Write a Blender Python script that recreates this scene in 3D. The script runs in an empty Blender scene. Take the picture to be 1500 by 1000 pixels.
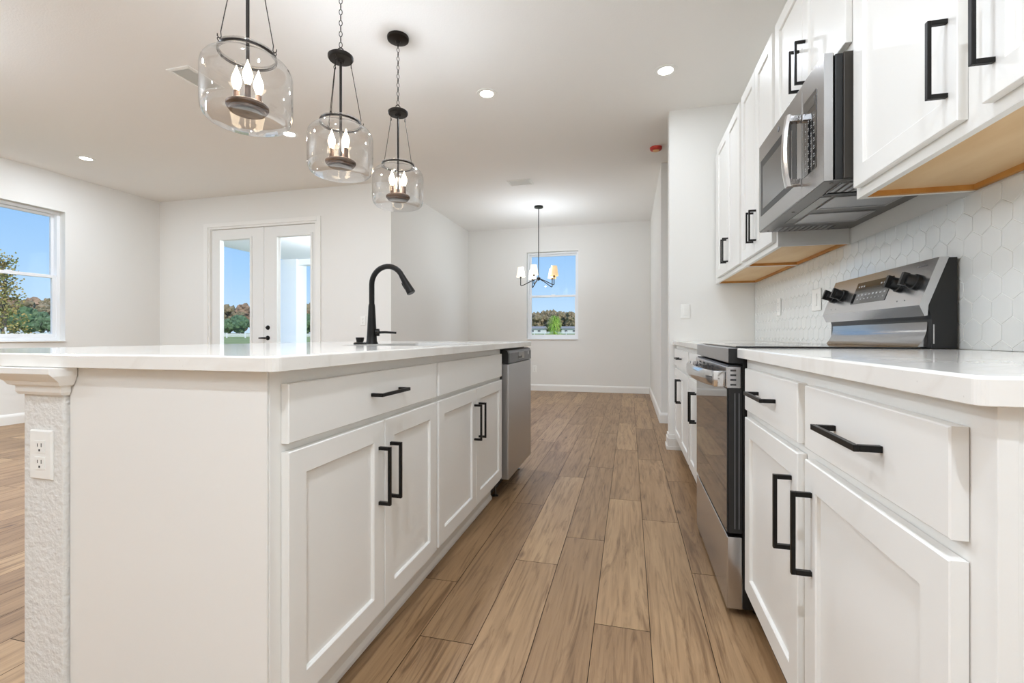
import bpy, bmesh, math, random
from mathutils import Vector, Matrix
random.seed(7)
SC = bpy.context.scene
C = SC.collection
PI = math.pi

# ------------------------------------------------------------------ camera, sky, sun, exposure
H_CAM, H = 0.955, 2.845
cam_d = bpy.data.cameras.new('camera'); cam = bpy.data.objects.new('camera', cam_d); C.objects.link(cam)
cam.location = (0, 0, H_CAM)
cam.rotation_euler = (PI/2, 0, math.atan((922-750)/680))
cam_d.sensor_width = 36; cam_d.lens = 36*680/1500; cam_d.shift_y = -8.5/1500
cam_d.clip_start = 0.02; cam_d.clip_end = 2000
SC.camera = cam
SC.view_settings.view_transform = 'Standard'; SC.view_settings.look = 'None'
SC.view_settings.exposure = 0.28; SC.view_settings.gamma = 1.0; SC.view_settings.use_curve_mapping = False
try:
    SC.cycles.use_denoising = True; SC.cycles.max_bounces = 10; SC.cycles.diffuse_bounces = 6
    SC.cycles.transparent_max_bounces = 24; SC.cycles.sample_clamp_indirect = 6.0
    SC.cycles.caustics_reflective = False; SC.cycles.caustics_refractive = False
except Exception: pass

w = bpy.data.worlds.new('sky'); SC.world = w; w.use_nodes = True
nt = w.node_tree; nt.nodes.clear()
bgn = nt.nodes.new('ShaderNodeBackground'); wo = nt.nodes.new('ShaderNodeOutputWorld')
tc = nt.nodes.new('ShaderNodeTexCoord'); sx = nt.nodes.new('ShaderNodeSeparateXYZ'); cr = nt.nodes.new('ShaderNodeValToRGB')
nt.links.new(tc.outputs['Generated'], sx.inputs[0]); nt.links.new(sx.outputs[2], cr.inputs[0])
nt.links.new(cr.outputs[0], bgn.inputs[0]); nt.links.new(bgn.outputs[0], wo.inputs[0])
els = cr.color_ramp.elements
els[0].position = 0.0; els[0].color = (0.60, 0.80, 0.98, 1)
els[1].position = 1.0; els[1].color = (0.13, 0.32, 0.80, 1)
e = els.new(0.12); e.color = (0.40, 0.66, 0.98, 1)
e = els.new(0.30); e.color = (0.20, 0.47, 0.93, 1)
bgn.inputs[1].default_value = 0.86

sd = bpy.data.lights.new('sun', 'SUN'); so = bpy.data.objects.new('sun', sd); C.objects.link(so)
sd.energy = 2.6; sd.angle = 0.02; sd.color = (1.0, 0.95, 0.86)
so.rotation_euler = Vector((0.62, -0.55, 0.62)).to_track_quat('Z', 'Y').to_euler()

LAMP_W = 11.0     # watts of each recessed ceiling light
PEND_W, CHAN_W, FILL_GLOBE_W = 12.5, 26.0, 66.0
LAMP_COL = (.815, .905, 1.02)      # lamps as the camera's white balance saw them

# ------------------------------------------------------------------ materials
def srgb(r, g, b):
    f = lambda c: c/12.92 if c <= .04045 else ((c+.055)/1.055)**2.4
    return (f(r/255), f(g/255), f(b/255), 1)
def mat(name, col=(.8,.8,.8,1), rough=.5, metal=0, bump=None, noise=None, emis=None, spec=None, coat=0):
    m = bpy.data.materials.new(name); m.use_nodes = True; n = m.node_tree.nodes; l = m.node_tree.links
    b = n['Principled BSDF']; b.inputs['Base Color'].default_value = col
    b.inputs['Roughness'].default_value = rough; b.inputs['Metallic'].default_value = metal
    if coat: b.inputs['Coat Weight'].default_value = coat; b.inputs['Coat Roughness'].default_value = .03
    if spec is not None: b.inputs['Specular IOR Level'].default_value = spec
    g = n.new('ShaderNodeTexCoord')
    if noise:     # (scale, second colour, amount)
        t = n.new('ShaderNodeTexNoise'); t.inputs['Scale'].default_value = noise[0]; t.inputs['Detail'].default_value = 5
        if len(noise) > 3:
            mp = n.new('ShaderNodeMapping'); mp.inputs['Scale'].default_value = noise[3]
            l.new(g.outputs['Object'], mp.inputs[0]); l.new(mp.outputs[0], t.inputs[0])
        else: l.new(g.outputs['Object'], t.inputs[0])
        r = n.new('ShaderNodeValToRGB'); r.color_ramp.elements[0].position = .35; r.color_ramp.elements[1].position = .65
        r.color_ramp.elements[0].color = col; r.color_ramp.elements[1].color = noise[1]
        l.new(t.outputs[0], r.inputs[0]); l.new(r.outputs[0], b.inputs['Base Color'])
    if bump:      # (scale, strength, distance)
        t = n.new('ShaderNodeTexNoise'); t.inputs['Scale'].default_value = bump[0]; t.inputs['Detail'].default_value = 3
        if len(bump) > 3:
            mp = n.new('ShaderNodeMapping'); mp.inputs['Scale'].default_value = bump[3]
            l.new(g.outputs['Object'], mp.inputs[0]); l.new(mp.outputs[0], t.inputs[0])
        else: l.new(g.outputs['Object'], t.inputs[0])
        k = n.new('ShaderNodeBump'); k.inputs['Strength'].default_value = bump[1]; k.inputs['Distance'].default_value = bump[2]
        l.new(t.outputs[0], k.inputs['Height']); l.new(k.outputs[0], b.inputs['Normal'])
    if emis: b.inputs['Emission Color'].default_value = emis[0]; b.inputs['Emission Strength'].default_value = emis[1]
    return m
def glass_mat(name, base=.04, edge=.5, power=3.0, tint=(1,1,1,1), rough=.0):
    m = bpy.data.materials.new(name); m.use_nodes = True; n = m.node_tree.nodes; l = m.node_tree.links
    n.clear(); o = n.new('ShaderNodeOutputMaterial'); mx = n.new('ShaderNodeMixShader')
    t = n.new('ShaderNodeBsdfTransparent'); t.inputs[0].default_value = tint
    g = n.new('ShaderNodeBsdfGlossy'); g.inputs['Roughness'].default_value = rough
    lw = n.new('ShaderNodeLayerWeight'); lw.inputs[0].default_value = .5
    p = n.new('ShaderNodeMath'); p.operation = 'POWER'; p.inputs[1].default_value = power
    a = n.new('ShaderNodeMath'); a.operation = 'MULTIPLY_ADD'; a.inputs[1].default_value = edge; a.inputs[2].default_value = base
    a.use_clamp = True
    l.new(lw.outputs['Facing'], p.inputs[0]); l.new(p.outputs[0], a.inputs[0]); l.new(a.outputs[0], mx.inputs[0])
    l.new(t.outputs[0], mx.inputs[1]); l.new(g.outputs[0], mx.inputs[2]); l.new(mx.outputs[0], o.inputs[0])
    return m
M = {}
M['wall'] = mat('wall_paint', srgb(232,230,225), .85, bump=(140, .12, .002))
M['ceil'] = mat('ceiling_paint', srgb(240,238,234), .9, bump=(90, .25, .003))
M['stucco'] = mat('knee_wall_texture', srgb(224,222,217), .8, bump=(75, .8, .006))
M['trim'] = mat('trim_paint', srgb(238,236,231), .4)
M['cab'] = mat('cabinet_paint', srgb(233,231,226), .38)
M['tkick'] = mat('toe_kick_paint', srgb(225,221,214), .5)
M['black'] = mat('matte_black_metal', (.012,.011,.010,1), .38, .6)
M['bronze'] = mat('oil_rubbed_bronze', (.022,.018,.015,1), .42, .75)
M['wood_sleeve'] = mat('weathered_wood_bronze', (.12,.062,.034,1), .45, .3, noise=(40,(.06,.034,.02,1),1))
M['steel'] = mat('brushed_stainless', (.62,.62,.63,1), .24, 1, bump=(60,.05,.001,(1,60,1)))
M['steel_m'] = mat('microwave_stainless', (.46,.455,.45,1), .26, 1, bump=(60,.05,.001,(1,60,1)))
M['steel_v'] = mat('brushed_stainless_fine', (.48,.48,.49,1), .33, 1, bump=(60,.04,.001,(1,1,40)))
M['chrome_d'] = mat('dark_polished_steel', (.40,.40,.41,1), .14, 1)
M['chrome'] = mat('polished_steel', (.72,.72,.73,1), .12, 1)
M['dark_steel'] = mat('dark_stainless', (.16,.155,.15,1), .3, 1)
M['glass_blk'] = mat('black_glass', (.012,.012,.013,1), .04, 0, coat=.6)
M['mwglass'] = mat('smoked_glass', (.10,.10,.095,1), .16, .5, coat=.4)
M['blk_plastic'] = mat('black_enamel', (.012,.012,.012,1), .35)
M['mwside'] = mat('dark_brown_enamel', (.045,.038,.030,1), .5)
M['gray_plastic'] = mat('grey_plastic', (.13,.13,.135,1), .4)
M['key'] = mat('printed_marks', (.55,.55,.55,1), .5)
M['keygray'] = mat('printed_grey_marks', (.16,.16,.17,1), .5)
M['white_pl'] = mat('white_plastic', srgb(240,239,234), .35)
M['slot'] = mat('dark_slot', (.03,.03,.03,1), .6)
M['ply'] = mat('maple_plywood', srgb(226,196,152), .55, noise=(9, srgb(214,178,130), 1, (1, .25, 1)))
M['ply_rail'] = mat('maple_rail', srgb(200,145,75), .5, noise=(14, srgb(182,122,54), 1, (1, .15, 1)))
M['tile'] = mat('glazed_tile', srgb(226,227,224), .14, bump=(9,.12,.01))
M['grout'] = mat('grout', srgb(243,242,238), .8)
M['red'] = mat('red_plastic_cover', srgb(196,60,48), .4)
M['amber'] = mat('amber_plastic', srgb(232,180,120), .4)
M['pane'] = glass_mat('window_glass', .015, .35, 4)
M['lampglass'] = glass_mat('clear_lamp_glass', .07, .9, 1.9, (.985,.985,.985,1), .02)
M['rimglass'] = glass_mat('thick_glass_rim', .22, .6, 1.4, (.97,.97,.97,1), .05)
M['bulbglass'] = mat('lit_bulb', (1,.9,.75,1), .3, emis=((1,.80,.55,1), 9))
M['lens'] = mat('lamp_lens', (1,1,1,1), .4, emis=((1,.96,.90,1), 10))
M['shade'] = mat('linen_shade', (.9,.88,.84,1), .8, emis=((1,.90,.74,1), .55))  # bulb light through the cloth put in as weak emission
M['shade_amb'] = mat('linen_shade_lit', (.85,.70,.48,1), .8, emis=((1,.66,.30,1), .38))  # same shade with amber lamp glow put into colour and emission
M['vinyl'] = mat('window_vinyl', srgb(240,241,242), .35)
M['door'] = mat('door_paint', srgb(232,231,227), .4)
M['grass'] = mat('lawn', srgb(134,150,88), .9, noise=(.35, srgb(160,166,104), 1))
M['slab'] = mat('concrete', srgb(214,212,208), .85, noise=(2, srgb(175,172,168), 1))
M['ext'] = mat('exterior_stucco', srgb(242,243,246), .85, bump=(60,.3,.004))
M['fence'] = mat('white_fence_paint', srgb(230,232,232), .5)
M['roof'] = mat('roof_shingle', srgb(158,156,152), .9, noise=(3, srgb(140,138,135), 1))
M['hwall'] = mat('house_siding', srgb(225,225,222), .8)
M['brown'] = mat('autumn_foliage', srgb(158,138,108), .9, noise=(.7, srgb(112,108,76), 1))
M['brown2'] = mat('bare_russet_foliage', srgb(170,140,112), .9, noise=(.8, srgb(134,112,86), 1))
M['green'] = mat('bush_foliage', srgb(104,130,90), .9, noise=(1.1, srgb(64,92,62), 1))
M['trunk'] = mat('grey_bark', srgb(120,108,96), .9)
M['leafA'] = mat('young_leaf', srgb(128,140,84), .7, noise=(7, srgb(176,150,90), 1))
M['palm'] = mat('bright_blade', srgb(190,222,96), .6, noise=(6, srgb(150,196,60), 1))
M['sinkm'] = mat('sink_steel', (.5,.5,.5,1), .35, 1)

def quartz():
    m = mat('white_quartz', srgb(232,229,222), .10)
    n = m.node_tree.nodes; l = m.node_tree.links; b = n['Principled BSDF']; g = n.new('ShaderNodeTexCoord')
    t = n.new('ShaderNodeTexNoise'); t.inputs['Scale'].default_value = 2.3; t.inputs['Detail'].default_value = 7; t.inputs['Distortion'].default_value = 1.2
    r = n.new('ShaderNodeValToRGB'); es = r.color_ramp.elements
    es[0].position = .46; es[0].color = srgb(235,232,226); es[1].position = .54; es[1].color = srgb(235,232,226)
    k = es.new(.50); k.color = srgb(230,226,219)
    v = n.new('ShaderNodeTexVoronoi'); v.inputs['Scale'].default_value = 55
    r2 = n.new('ShaderNodeValToRGB'); r2.color_ramp.elements[0].position = .035; r2.color_ramp.elements[0].color = (.50,.46,.40,1)
    r2.color_ramp.elements[1].position = .075; r2.color_ramp.elements[1].color = (1,1,1,1)
    mx = n.new('ShaderNodeMix'); mx.data_type = 'RGBA'; mx.blend_type = 'MULTIPLY'; mx.inputs[0].default_value = .30
    l.new(g.outputs['Object'], t.inputs[0]); l.new(g.outputs['Object'], v.inputs[0])
    l.new(t.outputs[0], r.inputs[0]); l.new(v.outputs[0], r2.inputs[0])
    l.new(r.outputs[0], mx.inputs[6]); l.new(r2.outputs[0], mx.inputs[7]); l.new(mx.outputs[2], b.inputs['Base Color'])
    return m
M['quartz'] = quartz()

def floor_mat():
    m = mat('oak_plank_vinyl', (.3,.2,.1,1), .42); n = m.node_tree.nodes; l = m.node_tree.links; b = n['Principled BSDF']
    at = n.new('ShaderNodeAttribute'); at.attribute_name = 'tone'     # r: tone, g,b: grain offset of each plank
    sp = n.new('ShaderNodeSeparateColor'); l.new(at.outputs['Color'], sp.inputs[0])
    g = n.new('ShaderNodeTexCoord')
    cb = n.new('ShaderNodeCombineXYZ')
    for i, o in enumerate(('Green', 'Blue')):
        q = n.new('ShaderNodeMath'); q.operation = 'MULTIPLY'; q.inputs[1].default_value = 37; l.new(sp.outputs[o], q.inputs[0]); l.new(q.outputs[0], cb.inputs[i])
    l.new(cb.outputs[0], (ad := n.new('ShaderNodeVectorMath')).inputs[1]); l.new(g.outputs['Object'], ad.inputs[0])
    def nz(scale, sc, detail=6, dist=0):
        mp = n.new('ShaderNodeMapping'); mp.inputs['Scale'].default_value = sc; l.new(ad.outputs[0], mp.inputs[0])
        t = n.new('ShaderNodeTexNoise'); t.inputs['Scale'].default_value = scale; t.inputs['Detail'].default_value = detail
        t.inputs['Distortion'].default_value = dist; t.inputs['Roughness'].default_value = .6; l.new(mp.outputs[0], t.inputs[0]); return t
    big = nz(1.0, (7, .9, 1), 4, 1.2); fine = nz(1.0, (70, 3.0, 1), 5, .4); med = nz(1.0, (22, 1.6, 1), 6, 2.2)
    r1 = n.new('ShaderNodeValToRGB'); es = r1.color_ramp.elements
    es[0].position = .0; es[0].color = srgb(128,98,68); es[1].position = 1; es[1].color = srgb(204,174,134)
    k = es.new(.5); k.color = srgb(174,142,106)
    tn = n.new('ShaderNodeMath'); tn.operation = 'MULTIPLY_ADD'; tn.inputs[1].default_value = .52; tn.inputs[2].default_value = -.06
    l.new(sp.outputs['Red'], tn.inputs[0])
    t2 = n.new('ShaderNodeMath'); t2.operation = 'MULTIPLY_ADD'; t2.inputs[1].default_value = .6; l.new(big.outputs[0], t2.inputs[0]); l.new(tn.outputs[0], t2.inputs[2])
    l.new(t2.outputs[0], r1.inputs[0])
    r2 = n.new('ShaderNodeValToRGB'); es = r2.color_ramp.elements
    es[0].position = .34; es[0].color = (.40,.33,.26,1); es[1].position = .52; es[1].color = (1,1,1,1)
    l.new(med.outputs[0], r2.inputs[0])
    r3 = n.new('ShaderNodeValToRGB'); es = r3.color_ramp.elements
    es[0].position = .30; es[0].color = (.80,.77,.74,1); es[1].position = .6; es[1].color = (1.04,1.03,1.02,1)
    l.new(fine.outputs[0], r3.inputs[0])
    # dark knots
    mp = n.new('ShaderNodeMapping'); mp.inputs['Scale'].default_value = (6.5, 2.4, 1); l.new(ad.outputs[0], mp.inputs[0])
    v = n.new('ShaderNodeTexVoronoi'); v.inputs['Scale'].default_value = 1.0; l.new(mp.outputs[0], v.inputs[0])
    r4 = n.new('ShaderNodeValToRGB'); es = r4.color_ramp.elements
    es[0].position = .035; es[0].color = (.22,.15,.10,1); es[1].position = .11; es[1].color = (1,1,1,1); l.new(v.outputs[0], r4.inputs[0])
    def mul(a, c, f):
        x = n.new('ShaderNodeMix'); x.data_type = 'RGBA'; x.blend_type = 'MULTIPLY'; x.inputs[0].default_value = f
        l.new(a, x.inputs[6]); l.new(c, x.inputs[7]); return x.outputs[2]
    gt = n.new('ShaderNodeMath'); gt.operation = 'GREATER_THAN'; gt.inputs[1].default_value = .02; l.new(sp.outputs['Red'], gt.inputs[0])
    gr = n.new('ShaderNodeValToRGB'); gr.color_ramp.elements[0].color = (.13,.09,.06,1); l.new(gt.outputs[0], gr.inputs[0])
    o = mul(mul(mul(mul(r1.outputs[0], r2.outputs[0], .75), r3.outputs[0], .9), r4.outputs[0], .8), gr.outputs[0], 1)
    l.new(o, b.inputs['Base Color'])
    bp = n.new('ShaderNodeBump'); bp.inputs['Strength'].default_value = .25; bp.inputs['Distance'].default_value = .002
    l.new(fine.outputs[0], bp.inputs['Height']); l.new(bp.outputs[0], b.inputs['Normal'])
    return m
M['floor'] = floor_mat()

# ------------------------------------------------------------------ builders
def BM(): return bmesh.new()
def box(bm, x0, x1, y0, y1, z0, z1, bev=0):
    x0, x1 = sorted((x0, x1)); y0, y1 = sorted((y0, y1)); z0, z1 = sorted((z0, z1))
    vs = [bm.verts.new(p) for p in ((x0,y0,z0),(x1,y0,z0),(x1,y1,z0),(x0,y1,z0),(x0,y0,z1),(x1,y0,z1),(x1,y1,z1),(x0,y1,z1))]
    fs = [bm.faces.new([vs[i] for i in f]) for f in ((3,2,1,0),(4,5,6,7),(0,1,5,4),(1,2,6,5),(2,3,7,6),(3,0,4,7))]
    if bev:
        es = {e for f in fs for e in f.edges}
        bmesh.ops.bevel(bm, geom=list(es), offset=bev, segments=2, affect='EDGES', profile=.5)
    return vs
def prism(bm, pts, fn, a0, a1):
    """extrude the 2D outline pts; fn(u,v,a) -> xyz"""
    A = [bm.verts.new(fn(u, v, a0)) for u, v in pts]; B = [bm.verts.new(fn(u, v, a1)) for u, v in pts]
    n = len(pts); bm.faces.new(A); bm.faces.new(B[::-1])
    for i in range(n): bm.faces.new((A[i], B[i], B[(i+1) % n], A[(i+1) % n]))
def loft(bm, rings, fn, cap=True):
    """rectangular rings: list of (a0,a1,b0,b1,depth); fn(a,b,d)->xyz"""
    prev = None
    for a0, a1, b0, b1, d in rings:
        vs = [bm.verts.new(fn(a, b, d)) for a, b in ((a0,b0),(a1,b0),(a1,b1),(a0,b1))]
        if prev: [bm.faces.new((prev[i], prev[(i+1) % 4], vs[(i+1) % 4], vs[i])) for i in range(4)]
        elif cap: bm.faces.new(vs[::-1])
        prev = vs
    if cap: bm.faces.new(prev)
def tube(bm, pts, r, seg=10, closed=False, caps=True):
    pts = [Vector(p) for p in pts]; n = len(pts); rs = r if isinstance(r, (list, tuple)) else [r]*n
    rings = []; up = None
    for i, p in enumerate(pts):
        if closed: t = pts[(i+1) % n] - pts[i-1]
        else: t = pts[min(i+1, n-1)] - pts[max(i-1, 0)]
        t.normalize()
        if up is None: up = t.orthogonal().normalized()
        up = (up - t*up.dot(t)); up = up.normalized() if up.length > 1e-6 else t.orthogonal().normalized()
        s = t.cross(up)
        rings.append([bm.verts.new(p + (up*math.cos(2*PI*k/seg) + s*math.sin(2*PI*k/seg))*rs[i]) for k in range(seg)])
    for i in range(n if closed else n-1):
        A, B = rings[i], rings[(i+1) % n]
        for k in range(seg): bm.faces.new((A[k], A[(k+1) % seg], B[(k+1) % seg], B[k]))
    if caps and not closed: bm.faces.new(rings[0][::-1]); bm.faces.new(rings[-1])
def lathe(bm, prof, cx=0, cy=0, seg=32, axis='Z', close=False):
    """prof: (radius, height) list"""
    def P(r, h, a):
        if axis == 'Z': return (cx + r*math.cos(a), cy + r*math.sin(a), h)
        if axis == 'X': return (h, cx + r*math.cos(a), cy + r*math.sin(a))
        return (cx + r*math.cos(a), h, cy + r*math.sin(a))
    rings = []
    for r, h in prof:
        rings.append([bm.verts.new(P(0, h, 0))] if r < 1e-6 else [bm.verts.new(P(r, h, 2*PI*k/seg)) for k in range(seg)])
    for i in range(len(rings)-1):
        A, B = rings[i], rings[i+1]
        for k in range(seg):
            j = (k+1) % seg
            if len(A) == 1 and len(B) == 1: continue
            if len(A) == 1: bm.faces.new((A[0], B[j], B[k]))
            elif len(B) == 1: bm.faces.new((A[k], A[j], B[0]))
            else: bm.faces.new((A[k], A[j], B[j], B[k]))
def wloc(o):
    v = Vector(o.location)
    while o.parent: o = o.parent; v += Vector(o.location)
    return v
def obj(name, bm, m, parent=None, smooth=False, origin=None):
    bmesh.ops.recalc_face_normals(bm, faces=bm.faces)
    xs = [v.co for v in bm.verts]
    if origin is None:
        lo = Vector((min(v.x for v in xs), min(v.y for v in xs), min(v.z for v in xs)))
        hi = Vector((max(v.x for v in xs), max(v.y for v in xs), max(v.z for v in xs)))
        origin = Vector(((lo.x+hi.x)/2, (lo.y+hi.y)/2, lo.z))
    origin = Vector(origin)
    bmesh.ops.translate(bm, verts=bm.verts, vec=-origin)
    me = bpy.data.meshes.new(name); bm.to_mesh(me); bm.free()
    me.materials.append(M[m] if isinstance(m, str) else m)
    if smooth:
        me.polygons.foreach_set('use_smooth', [True]*len(me.polygons))
        try: me.set_sharp_from_angle(angle=math.radians(35))
        except Exception: pass
    o = bpy.data.objects.new(name, me); C.objects.link(o)
    if parent: o.parent = parent; o.location = origin - wloc(parent)
    else: o.location = origin
    return o
def tag(o, label, cat, group=None, kind=None):
    o['label'] = label; o['category'] = cat
    if group: o['group'] = group
    if kind: o['kind'] = kind
    return o
def thing(name, loc, label, cat, group=None):
    o = bpy.data.objects.new(name, None); C.objects.link(o); o.location = loc; o.empty_display_size = .1
    return tag(o, label, cat, group)
def struct(name, bm, m, label=None, parent=None, smooth=False):
    o = obj(name, bm, m, parent, smooth)
    if not parent:
        o['kind'] = 'structure'
        if label: o['label'] = label
    return o
def sthing(name, loc, label):
    o = bpy.data.objects.new(name, None); C.objects.link(o); o.location = loc; o['kind'] = 'structure'; o['label'] = label; return o
def copy_tree(src, loc, label, rz=None, group=None):
    r = src.copy(); C.objects.link(r); r.location = loc; r['label'] = label
    if rz is not None: r.rotation_euler = (0, 0, rz)
    if group: r['group'] = group
    def rec(a, b):
        for ch in a.children:
            k = ch.copy(); C.objects.link(k); k.parent = b; rec(ch, k)
    rec(src, r); return r
def slab(bm, axis, p, t, a0, a1, z0, z1, holes=()):
    """wall of thickness p..p+t on axis X (runs along Y) or Y (runs along X) with rectangular holes (a0,a1,z0,z1)"""
    A = sorted({a0, a1, *[v for h in holes for v in h[:2]]}); Z = sorted({z0, z1, *[v for h in holes for v in h[2:]]})
    for i in range(len(A)-1):
        for j in range(len(Z)-1):
            ca, cz = (A[i]+A[i+1])/2, (Z[j]+Z[j+1])/2
            if any(h[0] < ca < h[1] and h[2] < cz < h[3] for h in holes): continue
            if axis == 'X': box(bm, p, p+t, A[i], A[i+1], Z[j], Z[j+1])
            else: box(bm, A[i], A[i+1], p, p+t, Z[j], Z[j+1])

# ------------------------------------------------------------------ room shell
XL, XR, XD, XW = -6.45, 0.985, 0.335, -2.83       # left wall, range wall, dining right wall, nook left wall
YD, YB, YP, YR = 5.15, 7.95, 4.11, -3.6           # french door wall, back wall, pantry stub, rear wall
WZ0, WZ1 = 0.885, 2.41                            # window opening

def build_floor():
    bm = bmesh.new(); col = bm.loops.layers.color.new('tone')
    W_, L_, x0 = .178, 1.22, -.113
    fixed = {-1: 2.201, -2: 1.924, 0: 1.561, -3: 1.362, -4: 1.693, 1: 2.504, 2: 3.209}
    rnd = random.Random(3); prev = 0
    k0 = math.floor((XL-.3-x0)/W_); k1 = math.ceil((2.6-x0)/W_)
    for k in range(k0, k1):
        a, b = x0+k*W_, x0+(k+1)*W_
        ph = fixed.get(k, prev + rnd.uniform(.3, .9)); prev = ph
        y = ph - L_*math.ceil((ph-YR)/L_)
        while y < YB+.3:
            t = rnd.uniform(.15, .85); g = (t, rnd.random(), rnd.random(), 1); q = .0011
            hb = [(a+q, y+q), (b-q, y+q), (b-q, y+L_-q), (a+q, y+L_-q)]
            ho = [(a, y), (b, y), (b, y+L_), (a, y+L_)]
            vi = [bm.verts.new((p[0], p[1], 0)) for p in hb]; vo = [bm.verts.new((p[0], p[1], -.003)) for p in ho]
            fs = [bm.faces.new(vi)] + [bm.faces.new((vo[i], vo[(i+1) % 4], vi[(i+1) % 4], vi[i])) for i in range(4)]
            for fi, f in enumerate(fs):
                for lp in f.loops: lp[col] = g if fi == 0 else (0, g[1], g[2], 1)
            y += L_
    bmesh.ops.bisect_plane(bm, geom=bm.verts[:]+bm.edges[:]+bm.faces[:], plane_co=(0,YD+.15,0), plane_no=(0,1,0))
    bmesh.ops.delete(bm, geom=[f for f in bm.faces if f.calc_center_median().x < XW-.12 and f.calc_center_median().y > YD+.15], context='FACES')
    box(bm, XL-.1, 2.55, YR-.1, YD+.15, -.12, -.0031); box(bm, XW-.13, 2.55, YD+.15, YB+.1, -.12, -.0031)
    # trim to the room footprint
    for co, no in (((XL-.1,0,0),(-1,0,0)), ((2.55,0,0),(1,0,0)), ((0,YR-.1,0),(0,-1,0)), ((0,YB+.1,0),(0,1,0))):
        r = bmesh.ops.bisect_plane(bm, geom=bm.verts[:]+bm.edges[:]+bm.faces[:], plane_co=co, plane_no=no, clear_outer=True)
    return struct('floor', bm, 'floor', 'wide brown oak-look plank floor running through kitchen and dining nook')
build_floor()
bm = BM(); box(bm, XL-.2, 2.6, YR-.2, YD+.14, H, H+.15); box(bm, XW-.13, 2.6, YD+.14, YB+.15, H, H+.15)
struct('ceiling', bm, 'ceil', 'flat off-white ceiling')

WINL = [(3.10, 4.015), (2.05, 2.965), (-.6, .315), (-1.65, -.735)]
bm = BM(); slab(bm, 'X', XL-.2, .2, YR-.2, YD+.15, 0, H, [(a, b, WZ0, WZ1) for a, b in WINL]); struct('wall_left', bm, 'wall', 'long left living room wall')
DX0, DX1, DZ1 = -5.60, -3.872, 2.435
bm = BM(); slab(bm, 'Y', YD, .15, XL, XW-.13, 0, H, [(DX0, DX1, 0, DZ1)]); struct('wall_french_door', bm, 'wall', 'wall holding the french doors')
bm = BM(); slab(bm, 'X', XW-.13, .13, YD, YB+.15, 0, H); struct('wall_nook_left', bm, 'wall', 'left wall of dining nook')
BW = (-1.746, -.846)
bm = BM(); slab(bm, 'Y', YB, .2, XW, 2.6, 0, H, [(BW[0], BW[1], WZ0, WZ1)]); struct('wall_back', bm, 'wall', 'far wall with the dining window')
bm = BM(); box(bm, XD, XD+.12, 5.33, YB, 0, H); box(bm, XD+.12, 2.6, 5.33, 5.45, 0, H); struct('wall_nook_right', bm, 'wall', 'right wall of dining nook')
bm = BM(); box(bm, .325, 2.6, YP, YP+.14, 0, H); struct('wall_pantry', bm, 'wall', 'wall stub closing the cabinet run')
bm = BM(); box(bm, XR, XR+.15, YR, YP, 0, H); struct('wall_right', bm, 'wall', 'wall behind the range')
bm = BM(); box(bm, 2.45, 2.6, YP+.14, 5.33, 0, H); struct('wall_hall', bm, 'wall', 'end of the hallway')
bm = BM(); box(bm, XL, 2.6, YR-.2, YR, 0, H); struct('wall_rear', bm, 'wall', 'wall behind the camera')

# baseboards : profile (out, z)
BPROF = [(0,0),(.017,0),(.017,.085),(.013,.098),(.006,.108),(0,.112)]
def base_run(name, p0, p1, nrm, prof=BPROF):
    """board from p0 to p1 (2D) with outward normal nrm"""
    bm = BM(); p0, p1, nn = Vector(p0), Vector(p1), Vector(nrm)
    d = (p1-p0).normalized(); L = (p1-p0).length
    prism(bm, prof, lambda u, v, a: (*(p0 + d*a + nn*u), v+.0005), 0, L)
    return bm
def baseboard(name, runs):
    bm = BM()
    for p0, p1, nn in runs:
        b2 = base_run(name, p0, p1, nn); me = bpy.data.meshes.new('t'); b2.to_mesh(me); b2.free(); bm.from_mesh(me); bpy.data.meshes.remove(me)
    return struct(name, bm, 'trim', 'white baseboard')
baseboard('baseboard_back', [((XW, YB), (XD, YB), (0,-1))])
baseboard('baseboard_nook_right', [((XD, 5.33), (XD, YB-.017), (-1,0)), ((XD-.017, 5.33), (XD+.6, 5.33), (0,-1))])
baseboard('baseboard_nook_left', [((XW, YD-.0), (XW, YB-.017), (1,0))])
baseboard('baseboard_french_door', [((XL, YD), (DX0-.08, YD), (0,-1)), ((DX1+.06, YD), (XW+.017, YD), (0,-1))])
baseboard('baseboard_left', [((XL, YR), (XL, YD-.017), (1,0))])
def stub_base():
    bm = BM()   # taller stepped block wrapping the end of the pantry wall
    for o, z0, z1 in ((.022, .0005, .03), (.015, .03, .095), (.008, .095, .125)):
        box(bm, .325-o, .325, YP-o, YP+.14+o, z0, z1); box(bm, .325, .43, YP-o, YP, z0, z1)
    struct('baseboard_pantry', bm, 'trim', 'white moulded baseboard wrapping the pantry wall end')
stub_base()

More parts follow.
